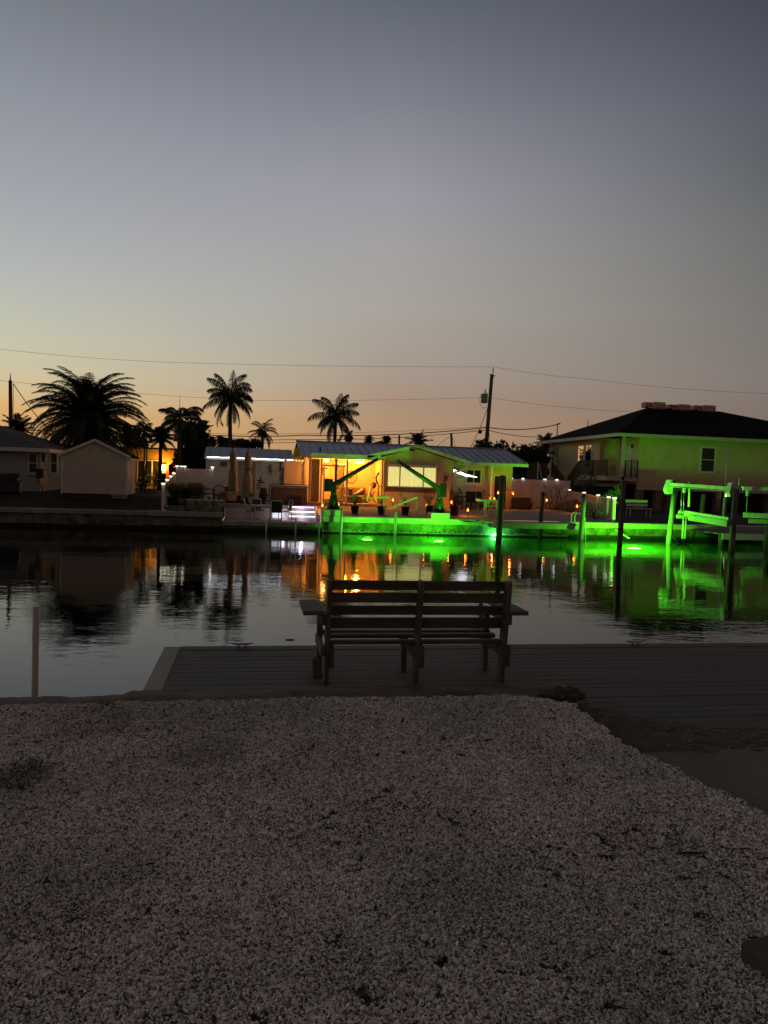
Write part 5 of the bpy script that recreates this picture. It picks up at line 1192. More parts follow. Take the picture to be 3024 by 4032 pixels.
palm('small_palm', 'small arching palm above the right half of the outbuilding roof', (a.x, 57, 1.15), a, .12, dict(cc, L=1.5, n=20, ll=.4, nl=26, hang=.5), leaf_d, 7)
for i, (z, px, py, Y, L, lab) in enumerate([('2', 500, 830, 50, 1.35, 'round fan palm right of the foxtail palm'), ('2', 90, 860, 50, 1.2, 'low palm left of the foxtail palm'),
     ('2', 750, 905, 70, .9, 'tiny far palm left of the tall coconut trunk'), ('3', 1110, 730, 90, .8, 'tiny far palm left of the distant grey roof'), ('3', 1370, 715, 90, .7, 'tiny far palm right of the distant grey roof'),
     ('4', 610, 445, 62, 1.25, 'far palm just above the gable peak'), ('1', 180, 930, 52, 1.5, 'spiky palm behind the roof of the far left house'), ('5', 1190, 1095, 58, 1.2, 'small palm right of the dark tree mass by the stilt house'), ('5', 1245, 1000, 62, 1.6, 'palm peeping out behind the left end of the stilt house')]):
    a = W(z, px, py, Y=Y); palm('small_palm', lab, (a.x, Y, 1.15), a, .12, dict(n=26, e1=85, e0=-30, L=L, droop=60, ll=.42, nl=20, wd=.07, hang=.3, core=.3, tw=.03, dz=.1), leaf_d, 10+i)
def tree(lab, x, Y, zg, zc, rx, rz, seed, n=2600, ls=.16, m=leaf_d, nm='broadleaf_tree', tr=.15):
    t = thing(nm, lab, 'tree', (x, Y, zg)); rnd = random.Random(seed); mb = MB()
    mb.tube([(x,Y,zg),(x+.1,Y,zg+(zc-zg)*.5),(x,Y,zc)], [tr,tr*.8,tr*.5], 7)
    for k in range(6):
        a = k*1.05; mb.tube([(x,Y,zg+(zc-zg)*.5),(x+math.cos(a)*rx*.4,Y+math.sin(a)*rx*.4,zc),(x+math.cos(a)*rx*.75,Y+math.sin(a)*rx*.7,zc+rz*.4)],[tr*.5,tr*.3,.02],5)
    mb.build('trunk', bark, t); mb = MB(); cl = []
    for k in range(16): cl.append((Vector((rnd.uniform(-1,1)*rx*.75, rnd.uniform(-1,1)*rx*.6, rnd.uniform(-.7,.75)*rz)), rnd.uniform(.25,.5)))
    for i in range(n):
        c, r = cl[i%16]; d = Vector([rnd.gauss(0,1) for _ in range(3)]).normalized()*rnd.random()**.4
        p = Vector((x,Y,zc))+c+Vector((d.x*rx*r, d.y*rx*r, d.z*rz*r*1.1)); u = Vector([rnd.gauss(0,1) for _ in range(3)]).normalized()*ls*rnd.uniform(.6,1.3); v = u.cross(Vector([rnd.gauss(0,1) for _ in range(3)])).normalized()*ls*.45
        mb.face(p-u, p+v, p+u, p-v)
    mb.build('crown', m, t); return t
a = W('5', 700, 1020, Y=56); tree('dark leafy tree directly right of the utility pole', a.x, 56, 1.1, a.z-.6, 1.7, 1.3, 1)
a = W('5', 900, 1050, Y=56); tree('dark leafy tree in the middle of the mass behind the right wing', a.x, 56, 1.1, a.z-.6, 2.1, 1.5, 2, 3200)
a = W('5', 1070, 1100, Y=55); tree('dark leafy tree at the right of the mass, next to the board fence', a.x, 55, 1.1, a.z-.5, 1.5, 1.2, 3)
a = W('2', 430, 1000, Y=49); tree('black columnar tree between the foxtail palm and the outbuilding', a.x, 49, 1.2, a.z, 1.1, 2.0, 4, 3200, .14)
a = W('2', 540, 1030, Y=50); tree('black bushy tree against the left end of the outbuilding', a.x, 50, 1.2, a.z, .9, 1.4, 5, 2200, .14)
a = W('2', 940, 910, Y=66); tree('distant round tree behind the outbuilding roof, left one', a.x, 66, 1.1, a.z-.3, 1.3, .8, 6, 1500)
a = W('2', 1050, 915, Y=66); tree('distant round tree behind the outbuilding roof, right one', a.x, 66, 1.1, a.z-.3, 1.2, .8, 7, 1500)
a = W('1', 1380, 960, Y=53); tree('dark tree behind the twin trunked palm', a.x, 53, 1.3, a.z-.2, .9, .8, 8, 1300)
# garden plants by the yellow house
for i, (px, py, rx, h, m_, lab) in enumerate(((470,700,.55,1.25,leaf_b,'green leafy shrub in front of the yellow house window'),(700,620,.4,1.3,leaf_dry,'yellow lit shrub right of the yellow house window centre'),(380,850,.6,.6,leaf_b,'low dark plants at the left end of the yellow house'),(980,780,.35,.6,leaf_b,'small potted greenery under the blazing wall lamp'))):
    q = W('k', px, py, Y=50.8); shrub(lab, q.x, 50.8, 1.4, rx, h, m_, 100+i, 500, ls=.06)
# vine on outbuilding corner
q = W('2', 1420, 1290, Y=42.2)
t = thing('vine', 'yellowish climbing vine at the right corner of the white outbuilding', 'plant', (q.x, 42.2, 1.1)); mb = MB(); rnd = random.Random(77)
for i in range(420):
    p = Vector((q.x+rnd.gauss(0,.09), 42.22+rnd.gauss(0,.05), rnd.uniform(1.1, 3.0))); u = Vector([rnd.gauss(0,1) for _ in range(3)]).normalized()*.045; v = u.cross(Vector((0,1,.2))).normalized()*.03; mb.face(p-u,p+v,p+u,p-v)
mb.build('foliage', leaf_dry, t)
# distant roof + tree line
a = W('3', 1130, 775, Y=90); b = W('3', 1460, 790, Y=90); c_ = W('3', 1290, 720, Y=90)
t = thing('far_house', 'distant low pitched roof seen over the metal roof', 'house', ((a.x+b.x)/2, 90, 1.1))
MB().prism([a, b, c_], (0,8,0)).build('roof', shingle2, t); MB().box(a.x+.4, b.x-.4, 90.5, 97, 1.1, min(a.z,b.z)-.01).build('wall', beige_w, t)
mb = MB(); rnd = random.Random(55)
for i in range(15000):
    x = rnd.uniform(-75, 110); p = Vector((x, 105+rnd.uniform(-3,3), 1.1+rnd.random()*(2.6+1.2*noise.noise(Vector((x*.13,0,0)))+.6*noise.noise(Vector((x*.6,5,0)))))); u = Vector((rnd.gauss(0,1),rnd.gauss(0,1),rnd.gauss(0,1))).normalized()*.5; v = u.cross(Vector((rnd.gauss(0,1),1,0))).normalized()*.35; mb.face(p-u,p+v,p+u,p-v)
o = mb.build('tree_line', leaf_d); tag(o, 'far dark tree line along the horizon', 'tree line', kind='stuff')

# ---------------------------------------------------------------- poles and wires
PY = 60
def upole(z, top, bot, Y, r, lab, ext=0):
    a = W(z, *top, Y=Y); b = W(z, *bot, Y=Y); k = (1.1-a.z)/(b.z-a.z); base = a.lerp(b, k); base.y = Y
    t = thing('utility_pole', lab, 'utility pole', tuple(base), 'wooden utility poles along the street')
    MB().cyl(base, a, r*1.15, r*.8, n=10).build('pole', wood_b, t); return t, a
P1, top1 = upole('5', (655, 205), (590, 1010), PY, .17, 'tall utility pole carrying a grey transformer')
q = W('5', 670, 125, Y=PY)
mb = MB(); mb.cyl((q.x,PY,top1.z-.1),(q.x,PY,q.z),.02,n=6)
for k in range(5): mb.lathe((q.x,PY,top1.z+.12+k*(q.z-top1.z-.15)/5),[(.03,0),(.07,.02),(.03,.05)],8)
mb.build('insulator', black_m, P1)
mb = MB(); e = W('5', 685, 228, Y=PY); mb.bar(top1+Vector((0,-.1,-.02)), (e.x,PY-.1,e.z), .06).bar((top1.x,PY-.1,top1.z-.5),(e.x-.1,PY-.1,e.z-.05),.04); f = W('5', 630, 208, Y=PY); mb.bar(top1, f, .07); mb.build('bracket', black_m, P1)
a = W('5', 540, 415, Y=PY-.3); b = W('5', 605, 520, Y=PY-.3)
tf = MB().lathe(((a.x+b.x)/2,PY-.3,b.z),[(.20,0),(.27,.03),(.28,.75),(.26,a.z-b.z)],16).build('transformer', mat('transformer_grey', (.22,.20,.19), .5, .3, 5), P1)
MB().cyl(((a.x+b.x)/2+.05,PY-.3,a.z),((a.x+b.x)/2+.05,PY-.3,a.z+.42),.05,.03,n=8).cyl(((a.x+b.x)/2+.2,PY-.3,a.z),((a.x+b.x)/2+.2,PY-.3,a.z+.15),.03,n=6).build('bushing', black_m, tf)
mb = MB(); q0 = W('5', 525, 440, Y=PY-.3)
mb.tube([(a.x+.05,PY-.3,a.z),(q0.x,PY-.3,q0.z-.1),(q0.x+.02,PY-.3,b.z-.1),(a.x+.2,PY-.3,b.z-.42),(b.x,PY-.25,b.z-.3)], .018, 5); mb.build('cable_loop', black_m, P1)
P2, top2 = upole('1', (105, 410), (110, 875), PY, .15, 'bare utility pole with a pale tip at the far left')
q = W('1', 103, 332, Y=PY); MB().cyl(top2, (top2.x,PY,q.z), .06, .015, n=6).build('pole_tip', alum, P2)
upole('4', (1148, 270), (1155, 500), 75, .14, 'short far utility pole with two guy wires above the metal roof')
upole('3', (1557, 640), (1552, 780), 85, .14, 'small distant utility pole left of the gable peak')
def wire(lab, pts, r=.018, seg=14, grp='overhead wires'):
    # pts: list of world points; sag between consecutive points
    mb = MB(); P = []
    for (a, b, sag) in pts:
        for k in range(seg+1): f = k/seg; P.append(a.lerp(b, f)-Vector((0,0,4*sag*f*(1-f))))
    P = [p for i, p in enumerate(P) if i == 0 or (p-P[i-1]).length > 1e-4]
    mb.tube(P, r, 4); tag(mb.build('overhead_wire', black_m, None, origin=tuple(P[0])), lab, 'wire', grp)
def w3(z, x, y, Y=PY): return W(z, x, y, Y=Y)
L0 = w3('1', -900, -30); tA = w3('5', 670, 122); RR = w3('D', 1659, 850); RR2 = RR+(RR-w3('D', 1262, 817.6))*2
wire('topmost overhead wire running to the tip of the transformer pole', [(L0, w3('1',1659,222), .25), (w3('1',1659,222), tA, .12), (tA, w3('5',1659,250), .1), (w3('5',1659,250), RR, .2), (RR, RR2, .1)], .010)
wire('second overhead wire, passing at transformer height', [(w3('1',-500,350), w3('1',130,425), 0), (w3('1',130,425), w3('2',1100,432), .15), (w3('2',1100,432), w3('5',640,455), .1), (w3('5',640,455), w3('5',1659,577), .12), (w3('5',1659,577), w3('6',1200,266), .05), (w3('6',1200,266), w3('6',1900,330), 0)], .010)
wire('third overhead wire, thick one ending at the stilt house service mast', [(w3('1',-500,880), w3('2',580,808), .1), (w3('2',580,808), w3('2',1659,812), .1), (w3('2',1659,812), w3('5',610,782), .25), (w3('5',610,782), Vector((SX-.02,ys-.2,zs)), .3)], .035)
wire('thin wire just above the thick third overhead wire', [(w3('2',580,792), w3('2',1659,794), .05), (w3('2',1659,794), w3('5',600,775), .1)], .012)
wire('fourth overhead wire, just below the thick one', [(w3('1',-500,915), w3('2',580,855), 0), (w3('2',580,855), w3('2',1659,858), .05), (w3('2',1659,858), w3('5',600,808), .25), (w3('5',600,808), w3('6',190,598,58), .2)], .025)
wire('lowest overhead wire over the outbuilding roof', [(w3('2',570,895), w3('2',1560,892), .02)], .02)
wire('guy wire slanting down from the transformer pole', [(w3('5',608,570), w3('5',415,1010), .25)], .025)
tag(MB().blob(w3('5',527,830), (.2,.1,.2), 1, .1).build('wire_splice_box', black_m, None, origin=tuple(w3('5',527,830))), 'small black box on the guy wire of the transformer pole', 'splice box')
wire('thin wire dropping straight down beside the transformer pole', [(w3('5',622,800), w3('5',632,975), 0)], .02)
wire('wire slanting down right from the far left pole', [(w3('1',135,440), w3('1',470,880), .15)], .03)
wire('wire hanging straight down beside the far left pole', [(w3('1',135,440), w3('1',135,870), 0)], .02)
wire('left guy wire of the short far pole above the metal roof', [(w3('4',1118,325,75), w3('4',890,500,75), 0)], .02)
wire('right guy wire of the short far pole above the metal roof', [(w3('4',1170,350,75), w3('4',1222,505,75), .0)], .02)

# ---------------------------------------------------------------- near bank: deck, bench, cap, gravel
deck_m = mat('deck_boards', (.115,.098,.076), .75, .35, 3, .003, 40, stretch=(.3,4,4))
t = thing('dock', 'grey board dock along the near bank with a pale edge board', 'dock', (5, 7, .85))
mb = MB(); y = 5.0; y1_ = 8.0
while y < y1_-.16: 
    mb.box(-.70, 16, y+.004, y+.136, .822+random.uniform(-.001,.001), .85+random.uniform(-.0015,.0015)); y += .142
mb.build('boards', deck_m, t)
MB().box(-.86, -.705, 4.6, 8.0, .80, .853).build('edge_board', mat('edge_board', (.33,.29,.21), .75, .25, 3, .002, 40), t)
MB().box(-.855, 16, 7.87, 8.0, .80, .8535).build('edge_board', deck_m, t) if 0 else MB().box(-.703, 16, y+.004, 8.02, .80, .853).build('edge_board', deck_m, t)
MB().box(-.85, 16, 7.9, 8.0, .55, .798).box(-.86, -.80, 4.6, 7.89, .55, .797).build('fascia', wood_d, t)
for x in (-.6, 2, 5, 8, 11): MB().cyl((x,7.6,-2.38),(x,7.6,.8),.11,n=10).build('piling', pile_m, t)
def cleat(px, py, lab, z='D'):
    q = W(z, px, py, H=.86); t = thing('cleat', lab, 'cleat', (q.x, 7.93, .8535), 'mooring cleats on the dock edge')
    MB().tube([(q.x-.115,7.93,.905),(q.x-.06,7.93,.895),(q.x+.06,7.93,.895),(q.x+.115,7.93,.905)], [.008,.013,.013,.008], 7).build('horn', steel, t)
    for s in (-.035, .035): MB().cyl((q.x+s,7.93,.854),(q.x+s,7.93,.89),.012,n=8).build('leg', steel, t)
cleat(523, 1391, 'metal mooring cleat on the left part of the near dock edge'); cleat(1366, 1390, 'metal mooring cleat on the right part of the near dock edge')

# bench
bw = wood_d; bv = wood_v
t = thing('park_bench', 'weathered wooden slat bench on the dock facing the water', 'bench', (1.48, 6.7, .853))
k = .3014*6.5/2950; zT = W('B', 1000, 115, Y=6.5).z
xs = [W('B', 487, 600, Y=6.45).x-.005, W('D', 906, 1350, Y=6.45).x, W('A', 1020, 700, Y=6.45).x]
for i, x in enumerate(xs):
    MB().prism([(x-.02,6.50,.853),(x-.02,6.62,.853),(x-.02,6.57,1.30),(x-.02,6.49,zT+.01),(x-.02,6.38,zT+.01),(x-.02,6.45,1.30)], (.04,0,0)).build('back_post', bv, t, bevel=.004)
    xo = -.055 if i == 0 else (-.0 if i == 1 else -.0)
    xf = x-.0
    MB().box(xf-.052, xf-.002, 6.93, 7.02, .853, 1.47 if i != 1 else 1.20).build('front_leg', bv, t, bevel=.004)
    MB().box(x-.062, x-.022, 6.46, 7.03, 1.115, 1.20).build('seat_support', bv, t, bevel=.004)
    MB().prism([(x+.022,6.47,1.0),(x+.022,6.56,1.0),(x+.022,6.56,1.195),(x+.022,6.47,1.195)], (.038,0,0)).build('support_block', bv, t, bevel=.004)
# back slats, in front of the posts as seen from the water
sl = [(115,250),(285,425),(465,595),(630,788)]
for (ya_, yb_) in sl:
    zt_ = zT-(ya_-115)*k; zb_ = zT-(yb_-115)*k; yy = 6.495+(zT-zt_)*.17
    for s_ in ((xs[0]+.022, xs[1]-.0), (xs[1]+.002, xs[2]+.0)):
        MB().prism([(s_[0],yy,zt_),(s_[0],yy+.035,zt_-.004),(s_[0],yy+.055,zb_-.004),(s_[0],yy+.02,zb_)], (s_[1]-s_[0],0,0)).build('back_slat', bw, t, bevel=.003)
for y in (6.625, 6.77, 6.93):
    for s_ in ((xs[0]-.0, xs[1]-.001), (xs[1]+.001, xs[2]+.01)):
        MB().box(s_[0], s_[1], y-.11 if y < 6.7 else y, y-.04 if y < 6.7 else y+.09, 1.203, 1.24).build('seat_slat', bw, t, bevel=.003)
for s, x in ((-1, xs[0]), (1, xs[2])):
    xa_ = x-.03 if s < 0 else x+.022; zA_ = 1.475
    MB().box(min(xa_, xa_+s*.19), max(xa_, xa_+s*.19), 6.46, 7.06, zA_, zA_+.038).build('armrest', bw, t, bevel=.004)
    MB().box(x-.062 if s < 0 else x+.022, x-.024 if s < 0 else x+.06, 6.47, 6.98, zA_-.09, zA_-.002).build('arm_support', bv, t, bevel=.004)
q = W('B', 320, 1400, Y=6.9); MB().prism([(xs[0]-.10,6.75,.853),(xs[0]-.005,6.75,.853),(xs[0]-.03,6.78,.98),(xs[0]-.10,6.78,1.02)], (0,.12,0)).build('foot_block', bv, t, bevel=.01)

# near seawall cap (old timber and concrete), irregular
cap_m = mat('old_cap', (.15,.115,.085), .95, .55, 4, .012, 25, col2=(.065,.045,.032))
def cap_piece(x0, x1, yn, yf, zt, seed, nm='near_cap'):
    mb = MB(); nx = int((x1-x0)/.06); ny = 10; V = []
    for j in range(ny+1):
        row = []
        for i in range(nx+1):
            x = x0+(x1-x0)*i/nx; f = j/ny; y = yn(x)+(yf(x)-yn(x))*f
            z = zt(x)+.018*noise.noise(Vector((x*4,y*6,seed)))+.008*noise.noise(Vector((x*19,y*19,seed)))
            if j == 0: z -= .03
            if j < 3: z += .035*(1-j/3)
            if j == ny: z -= .35; y = yf(x)
            if j == ny-1: y = yf(x)-.004; z -= .004
            row.append(mb.bm.verts.new((x, y, z)))
        V.append(row)
    for j in range(ny):
        for i in range(nx): mb.bm.faces.new((V[j][i],V[j][i+1],V[j+1][i+1],V[j+1][i])).smooth = True
    return mb.build(nm, cap_m, None, origin=(x0, yn(x0), .8))
nz_ = noise.noise
o = cap_piece(-12, 2.62, lambda x: 5.0, lambda x: 5.90+.03*nz_(Vector((x*1.5,0,0)))-(.0 if x > -.9 else .09), lambda x: 1.005 if x > -1.0 else 1.0, 3)
o.name = 'near_seawall'; tag(o, 'old brown seawall cap between the gravel and the dock', 'seawall')

# gravel bed: one sheet, scattered with real stones
def gy(x):  # far edge of the gravel
    return 5.17+.05*nz_(Vector((x*1.3,1,0)))+.02*nz_(Vector((x*7,3,0)))
def gx(y):  # right edge of the gravel
    if y > 4.0: e = 2.27+(5.0-y)*.02
    else: e = 2.28+(4.0-y)*.19 if y > 0 else 3.04
    return e+.025*nz_(Vector((y*3,7,0)))
def gh(x, y):
    h = 1.13+.05*nz_(Vector((x*.7,y*.7,0)))+.03*nz_(Vector((x*2.0,y*2.4,4)))+.010*nz_(Vector((x*6,y*6,9)))
    f = min(1, max(0, (y-4.3)/.7)); h = h*(1-f)+(1.128+.008*nz_(Vector((x*4,y*4,1))))*f
    return h
gm = mat('gravel_base', (.05,.042,.036), .95, .5, 40, .012, 70)
mb = MB(); NX, NY = 120, 110; V = []
for j in range(NY+1):
    y = 0.2+(5.22-.2)*j/NY; row = []
    for i in range(NX+1):
        xl = -4.5; xr_ = gx(y); x = xl+(xr_-xl)*i/NX; yy = min(y, gy(x)); 
        if x > 1.9 and y > 4.5: yy = min(yy, gy(x)-(x-1.9)*.55)
        row.append(mb.bm.verts.new((x, yy, gh(x,yy)-(.03 if j == NY or i == NX else 0))))
    V.append(row)
for j in range(NY):
    for i in range(NX): 
        try: mb.bm.faces.new((V[j][i],V[j][i+1],V[j+1][i+1],V[j+1][i])).smooth = True
        except ValueError: pass
gravel = mb.build('gravel', gm); gravel['kind'] = 'structure'
mb = MB(); bmesh.ops.create_grid(mb.bm, x_segments=1, y_segments=1, size=.001); mb.bm.clear()
V = []
for j in range(61):
    y = 1.2+(5.20-1.2)*j/60; row = []
    for i in range(61):
        xl = -1.7-(y-1.2)*.24; x = xl+(gx(y)-xl)*i/60; yy = min(y, gy(x)) 
        if x > 1.9 and y > 4.5: yy = min(yy, gy(x)-(x-1.9)*.55)
        row.append(mb.bm.verts.new((x, yy, gh(x,yy)+.001)))
    V.append(row)
for j in range(60):
    for i in range(60): mb.bm.faces.new((V[j][i],V[j][i+1],V[j+1][i+1],V[j+1][i]))
stones = mb.build('gravel_stones', gm); tag(stones, 'pale crushed shell and stone gravel filling the foreground', 'gravel', kind='stuff')
# stone material
sm = bpy.data.materials.new('stone'); sm.use_nodes = True; n = sm.node_tree.nodes; l = sm.node_tree.links; p = n['Principled BSDF']; p.inputs['Roughness'].default_value = .85; p.inputs['Specular IOR Level'].default_value = .3
oi = n.new('ShaderNodeAttribute'); oi.attribute_name = 'tone'; cr = n.new('ShaderNodeValToRGB'); e = cr.color_ramp.elements
cols = [(0,(.03,.025,.02)),(.2,(.24,.20,.175)),(.5,(.74,.65,.60)),(.75,(.93,.86,.81)),(1,(.98,.95,.92))]
while len(e) < 5: e.new(.5)
for x, (a, c) in zip(e, cols): x.position = a; x.color = (*c, 1)
l.new(oi.outputs['Fac'], cr.inputs['Fac'])
ge = n.new('ShaderNodeNewGeometry'); nz = n.new('ShaderNodeTexNoise'); nz.inputs['Scale'].default_value = 1.1; nz.inputs['Detail'].default_value = 4; l.new(ge.outputs['Position'], nz.inputs['Vector'])
cr2 = n.new('ShaderNodeValToRGB'); e = cr2.color_ramp.elements; e[0].position = .36; e[0].color = (.74,.74,.64,1); e[1].position = .6; e[1].color = (1,.95,.90,1); l.new(nz.outputs['Fac'], cr2.inputs['Fac'])
mxx = n.new('ShaderNodeMix'); mxx.data_type = 'RGBA'; mxx.blend_type = 'MULTIPLY'; mxx.inputs['Factor'].default_value = 1; l.new(cr.outputs['Color'], mxx.inputs['A']); l.new(cr2.outputs['Color'], mxx.inputs['B']); l.new(mxx.outputs['Result'], p.inputs['Base Color'])
ng = bpy.data.node_groups.new('scatter', 'GeometryNodeTree'); ng.interface.new_socket('Geometry', in_out='INPUT', socket_type='NodeSocketGeometry'); ng.interface.new_socket('Geometry', in_out='OUTPUT', socket_type='NodeSocketGeometry')
N = ng.nodes; Lk = ng.links; gi = N.new('NodeGroupInput'); go = N.new('NodeGroupOutput')
def rnd_node(kind, lo, hi, seed):
    r = N.new('FunctionNodeRandomValue'); r.data_type = kind
    ins = [q_ for q_ in r.inputs if q_.enabled and q_.name in ('Min', 'Max')]; ins[0].default_value = lo; ins[1].default_value = hi
    [q_ for q_ in r.inputs if q_.enabled and q_.name == 'Seed'][0].default_value = seed; return [q_ for q_ in r.outputs if q_.enabled][0]
def m_(op, a, b=None, c=None):
    q_ = N.new('ShaderNodeMath'); q_.operation = op
    for i_, v_ in enumerate((a, b, c)):
        if v_ is None: continue
        if isinstance(v_, (int, float)): q_.inputs[i_].default_value = v_
        else: Lk.new(v_, q_.inputs[i_])
    return q_.outputs[0]
def stones_on(mesh_socket, density, r0_, r1_, pw__, seed):
    # one stone on every random point of the mesh
    d = N.new('GeometryNodeDistributePointsOnFaces'); d.distribute_method = 'RANDOM'; d.inputs['Density'].default_value = density; d.inputs['Seed'].default_value = seed; Lk.new(mesh_socket, d.inputs['Mesh'])
    ico = N.new('GeometryNodeMeshIcoSphere'); ico.inputs['Radius'].default_value = 1; ico.inputs['Subdivisions'].default_value = 1
    io = N.new('GeometryNodeInstanceOnPoints'); Lk.new(d.outputs['Points'], io.inputs['Points']); Lk.new(ico.outputs['Mesh'], io.inputs['Instance'])
    Lk.new(rnd_node('FLOAT_VECTOR', (0,0,0), (6.28,6.28,6.28), seed+1), io.inputs['Rotation'])
    v = N.new('ShaderNodeVectorMath'); v.operation = 'SCALE'; Lk.new(rnd_node('FLOAT_VECTOR', (.8,.6,.35), (1.5,1.2,.8), seed+2), v.inputs[0])
    Lk.new(m_('MULTIPLY_ADD', m_('POWER', rnd_node('FLOAT', 0.0, 1.0, seed+3), pw__), r1_-r0_, r0_), v.inputs['Scale']); Lk.new(v.outputs[0], io.inputs['Scale'])
    st = N.new('GeometryNodeStoreNamedAttribute'); st.data_type = 'FLOAT'; st.domain = 'INSTANCE'; st.inputs['Name'].default_value = 'tone'
    Lk.new(io.outputs[0], st.inputs['Geometry']); Lk.new(rnd_node('FLOAT', 0.0, 1.0, seed+4), [q_ for q_ in st.inputs if q_.enabled and q_.name == 'Value'][0])
    re = N.new('GeometryNodeRealizeInstances'); Lk.new(st.outputs[0], re.inputs[0])
    sp = N.new('GeometryNodeSetPosition'); pos = N.new('GeometryNodeInputPosition'); nt = N.new('ShaderNodeTexNoise'); nt.inputs['Scale'].default_value = 1.1/r1_*.8; nt.inputs['Detail'].default_value = 1; Lk.new(pos.outputs[0], nt.inputs['Vector'])
    sb = N.new('ShaderNodeVectorMath'); sb.operation = 'SUBTRACT'; sb.inputs[1].default_value = (.5,.5,.5); Lk.new(nt.outputs['Color'], sb.inputs[0])
    sc_ = N.new('ShaderNodeVectorMath'); sc_.operation = 'SCALE'; sc_.inputs['Scale'].default_value = r1_*1.5; Lk.new(sb.outputs[0], sc_.inputs[0])
    Lk.new(re.outputs[0], sp.inputs['Geometry']); Lk.new(sc_.outputs[0], sp.inputs['Offset'])
    sm_ = N.new('GeometryNodeSetMaterial'); sm_.inputs['Material'].default_value = sm; Lk.new(sp.outputs[0], sm_.inputs[0]); return sm_.outputs[0]
gti = N.new('GeometryNodeGeometryToInstance')
for k in range(6):
    gd = N.new('GeometryNodeMeshCircle'); gd.fill_type = 'NGON'; gd.inputs['Vertices'].default_value = 9; gd.inputs['Radius'].default_value = .045
    Lk.new(stones_on(gd.outputs[0], 27000, .0027, .0074, 1.7, 10+k*20), gti.inputs[0])
dp = N.new('GeometryNodeDistributePointsOnFaces'); dp.distribute_method = 'RANDOM'; dp.inputs['Density'].default_value = 520; dp.inputs['Seed'].default_value = 3; Lk.new(gi.outputs[0], dp.inputs['Mesh'])
iop = N.new('GeometryNodeInstanceOnPoints'); iop.inputs['Pick Instance'].default_value = True
Lk.new(dp.outputs['Points'], iop.inputs['Points']); Lk.new(gti.outputs[0], iop.inputs['Instance'])
Lk.new(rnd_node('INT', 0, 5, 5), iop.inputs['Instance Index']); Lk.new(rnd_node('FLOAT_VECTOR', (-.10,-.10,0), (.10,.10,6.28), 6), iop.inputs['Rotation'])
jo = N.new('GeometryNodeJoinGeometry'); Lk.new(iop.outputs[0], jo.inputs[0]); Lk.new(stones_on(gi.outputs[0], 700, .006, .013, 2.2, 400), jo.inputs[0]); Lk.new(jo.outputs[0], go.inputs[0])
md = stones.modifiers.new('scatter', 'NODES'); md.node_group = ng

# concrete walk, paver, dirt bank at the right
tag(MB().prism([(2.24,4.03,1.118),(9,4.10,1.118),(9,-1,1.118),(3.19,-1,1.118)], (0,0,-.12)).build('walkway', mat('walk_slab', (.16,.14,.085), .9, .3, 1.6, .004, 40), None), 'plain dark concrete slab at the right edge', 'slab')['kind'] = 'structure'
q = W('D', 1597, 2042, H=1.17)
tag(MB().box(q.x, q.x+.9, q.y-.45, q.y, 1.12, 1.185).build('stepping_slab', mat('brown_slab', (.10,.075,.055), .9, .25, 6), None, origin=(q.x,q.y,1.12), bevel=.008), 'brown slab corner lying on the gravel at the lower right', 'paving slab').rotation_euler = (0,0,R(12))
mb = MB(); NXb, NYb = 110, 34; V = []
for j in range(NYb+1):
    row = []
    for i in range(NXb+1):
        x = 1.95+(9-1.95)*i/NXb; f = j/NYb
        yn = 4.0; yf_ = 5.92-.84*min(1, max(0, (x-2.55)/.75)) ; y = yn+(yf_-yn)*f
        z = 1.115-.25*(f**1.4)+.03*nz_(Vector((x*3,y*3,2)))+.02*nz_(Vector((x*9,y*9,2)))
        if x < 2.7: z += .04*math.sin(math.pi*f)
        if x < 2.45: z -= .16*(2.45-x)
        row.append(mb.bm.verts.new((x, y, z if f < 1 else z-.1)))
    V.append(row)
for j in range(NYb):
    for i in range(NXb): mb.bm.faces.new((V[j][i],V[j][i+1],V[j+1][i+1],V[j+1][i])).smooth = True
dirt_ = mb.build('dirt_bank', mat('dirt', (.10,.068,.045), .95, .6, 6, .02, 50, col2=(.045,.034,.022))); dirt_['kind'] = 'structure'
mb = MB(); V = []
for v in dirt_.data.vertices:
    if v.index % 3 == 0 and v.co.y < 5.7 and v.co.z > .85:
        for k in range(1+(v.index % 7 == 0)):
            p_ = v.co+Vector((random.uniform(-.08,.08), random.uniform(-.05,.05), .004)); r_ = random.uniform(.004,.013); mb.blob(p_, (r_*1.3, r_, r_*.6), 1, .5, 9)
bb = mb.build('dirt_pebbles', mat('pebble', (.30,.25,.21), .9, .6, 60)); tag(bb, 'loose pebbles and crumbs on the dirt bank beside the dock', 'pebbles', kind='stuff')
# rough stump like lump at the cap end
q = W('D', 1205, 1500, H=1.1)
tag(MB().blob((q.x,q.y,1.07),(.13,.10,.07),4,.6,4).blob((q.x+.12,q.y+.08,1.07),(.12,.08,.05),4,.5,4).build('broken_rock', mat('rock', (.12,.10,.08), .95, .6, 14, .01, 60), None, origin=(q.x,q.y,1.0)), 'lumpy broken rock at the right end of the old seawall cap', 'rock')
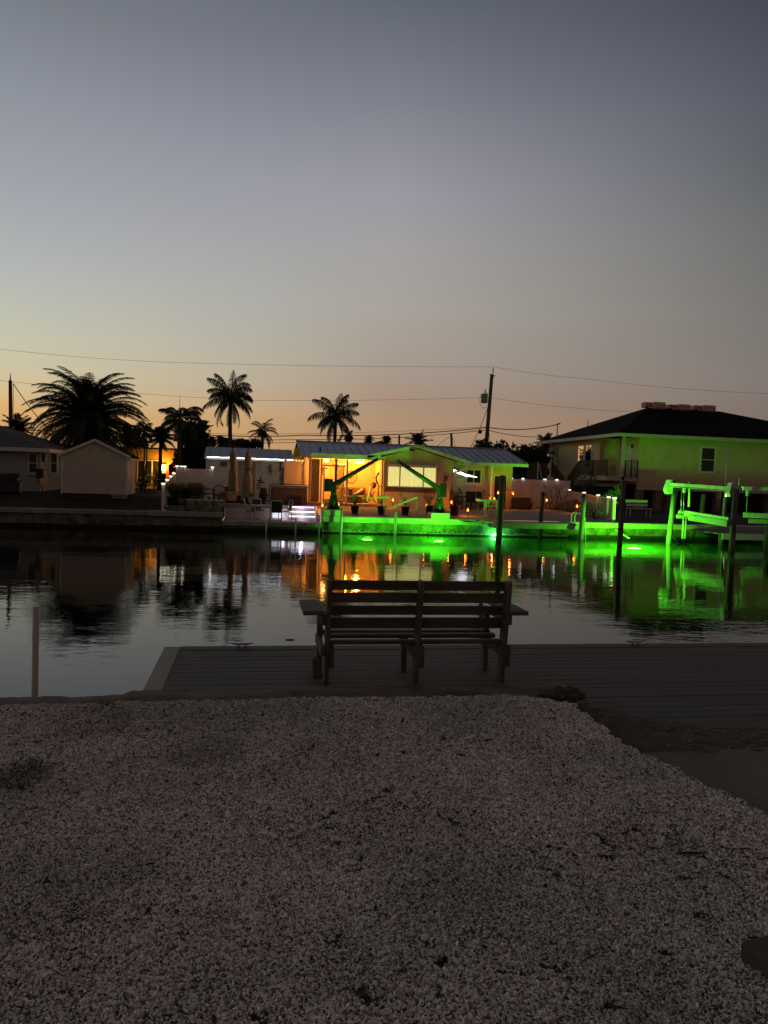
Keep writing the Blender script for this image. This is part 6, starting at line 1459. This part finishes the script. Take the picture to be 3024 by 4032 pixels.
# pvc post near left, twigs, leaves
q = W('D', 78, 1310, Y=6.05)
tag(MB().cyl((q.x-.01,6.05,-2.3),(q.x,6.05,q.z),.024,n=14).build('marker_post', mat('grey_pvc', (.5,.45,.36), .6, .15), None, origin=(q.x,6.05,0)), 'single pale pipe standing upright at the near left bank', 'post')
rnd = random.Random(4)
places = [(560,80,'first'),(905,150,'thick'),(1400,160,'x'),(130,175,'x'),(770,70,'x'),(860,345,'x'),(990,650,'x'),(250,1545,'x'),(0,1100,'x'),(1575,240,'x')]
tl = ['short dark twig in the upper middle of the right gravel','thickest straight dark stick on the right gravel','curved dark twig near the right picture edge','long thin twig left of the thick stick','small bent twig just above the thick stick','thin pale forked twig below the thick stick','short dark twig in the lower right gravel','dark stick near the bottom edge of the gravel','dark twig left of the brown slab corner','dark twig cut by the right picture edge']
ZM['t'] = (2300,3300,.4364)
for i, ((px, py, _), lb) in enumerate(zip(places, tl)):
    q = W('t', px+60, py, H=1.14); a = rnd.uniform(-.5,.5); L = rnd.uniform(.05,.09) if i != 1 else .13; zc = gh(q.x,q.y)+.016
    mb = MB(); mb.tube([(q.x-math.cos(a)*L*.5, q.y-math.sin(a)*L*.5, zc), (q.x, q.y+.003, zc+.001), (q.x+math.cos(a)*L*.5, q.y+math.sin(a)*L*.5, zc)], [.002,.0035,.002] if i != 1 else [.005,.006,.005], 5)
    tag(mb.build('twig', dark_m, None, origin=(q.x,q.y,zc)), lb, 'twig', 'twigs on the gravel')
for i, (px, py, r_, m_, lb) in enumerate([(205,1552,.24,leaf_dry,'dry reddish weed patch near the left end of the old cap'),(450,1622,.22,leaf_dry,'flat reddish weed patch left of centre on the gravel'),(40,1668,.15,leaf_d,'dark weed tuft at the left picture edge')]):
    q = W('D', px, py, H=1.15); mb = MB(); r2 = random.Random(90+i); zc = gh(q.x,q.y)+.012
    for k_ in range(420):
        a = r2.uniform(0,6.28); rr = r_*math.sqrt(r2.random()); p_ = Vector((q.x+math.cos(a)*rr, q.y+math.sin(a)*rr*1.2, zc+r2.uniform(0,.02))); u = Vector((r2.gauss(0,1),r2.gauss(0,1),r2.gauss(0,.4))).normalized()*.011; v = u.cross(Vector((0,.2,1))).normalized()*.006; mb.face(p_-u,p_+v,p_+u,p_-v)
    tag(mb.build('weed_patch', m_, None, origin=(q.x,q.y,zc)), lb, 'weed')
mb = MB(); r2 = random.Random(321)
for i in range(420):
    y = r2.uniform(1.6, 5.1) if i % 3 else r2.uniform(4.6, 5.15); x = r2.uniform(-2.0, min(2.5, gx(y)-.03)); 
    if i % 4 == 0 and i % 3: x = r2.gauss(-1.1, .3); y = r2.gauss(3.9, .25)
    a = r2.uniform(0,6.28); L = r2.uniform(.008,.024); z = gh(x,y)+r2.uniform(.010,.018); u = Vector((math.cos(a),math.sin(a),r2.gauss(0,.25)))*L; v = Vector((-math.sin(a),math.cos(a),r2.gauss(0,.3)))*L*r2.uniform(.15,.5); c_ = Vector((x,y,z))
    mb.face(c_-u, c_+v, c_+u, c_-v)
tag(mb.build('leaf_litter', mat('leaf_litter', (.06,.035,.02), .8, .6, 30)), 'small dark dead leaves and crumbs strewn over the gravel', 'leaf litter', kind='stuff')
q = W('D', 626, 1381, H=.01)
tag(MB().blob((q.x,q.y,.008),(.07,.03,.008),2,.6,3).build('floating_leaf', dark_m, None, origin=(q.x,q.y,0)), 'small dark leaf floating on the water left of the bench', 'leaf')

sc.cycles.use_denoising = True
try: sc.cycles.denoiser = 'OPENIMAGEDENOISE'
except Exception: pass
sc.cycles.max_bounces = 8; sc.cycles.transparent_max_bounces = 16; sc.cycles.sample_clamp_indirect = 4; sc.cycles.volume_bounces = 0
sc.cycles.caustics_reflective = False; sc.cycles.caustics_refractive = False
for o in bpy.data.objects:
    if '_o' in o: del o['_o']
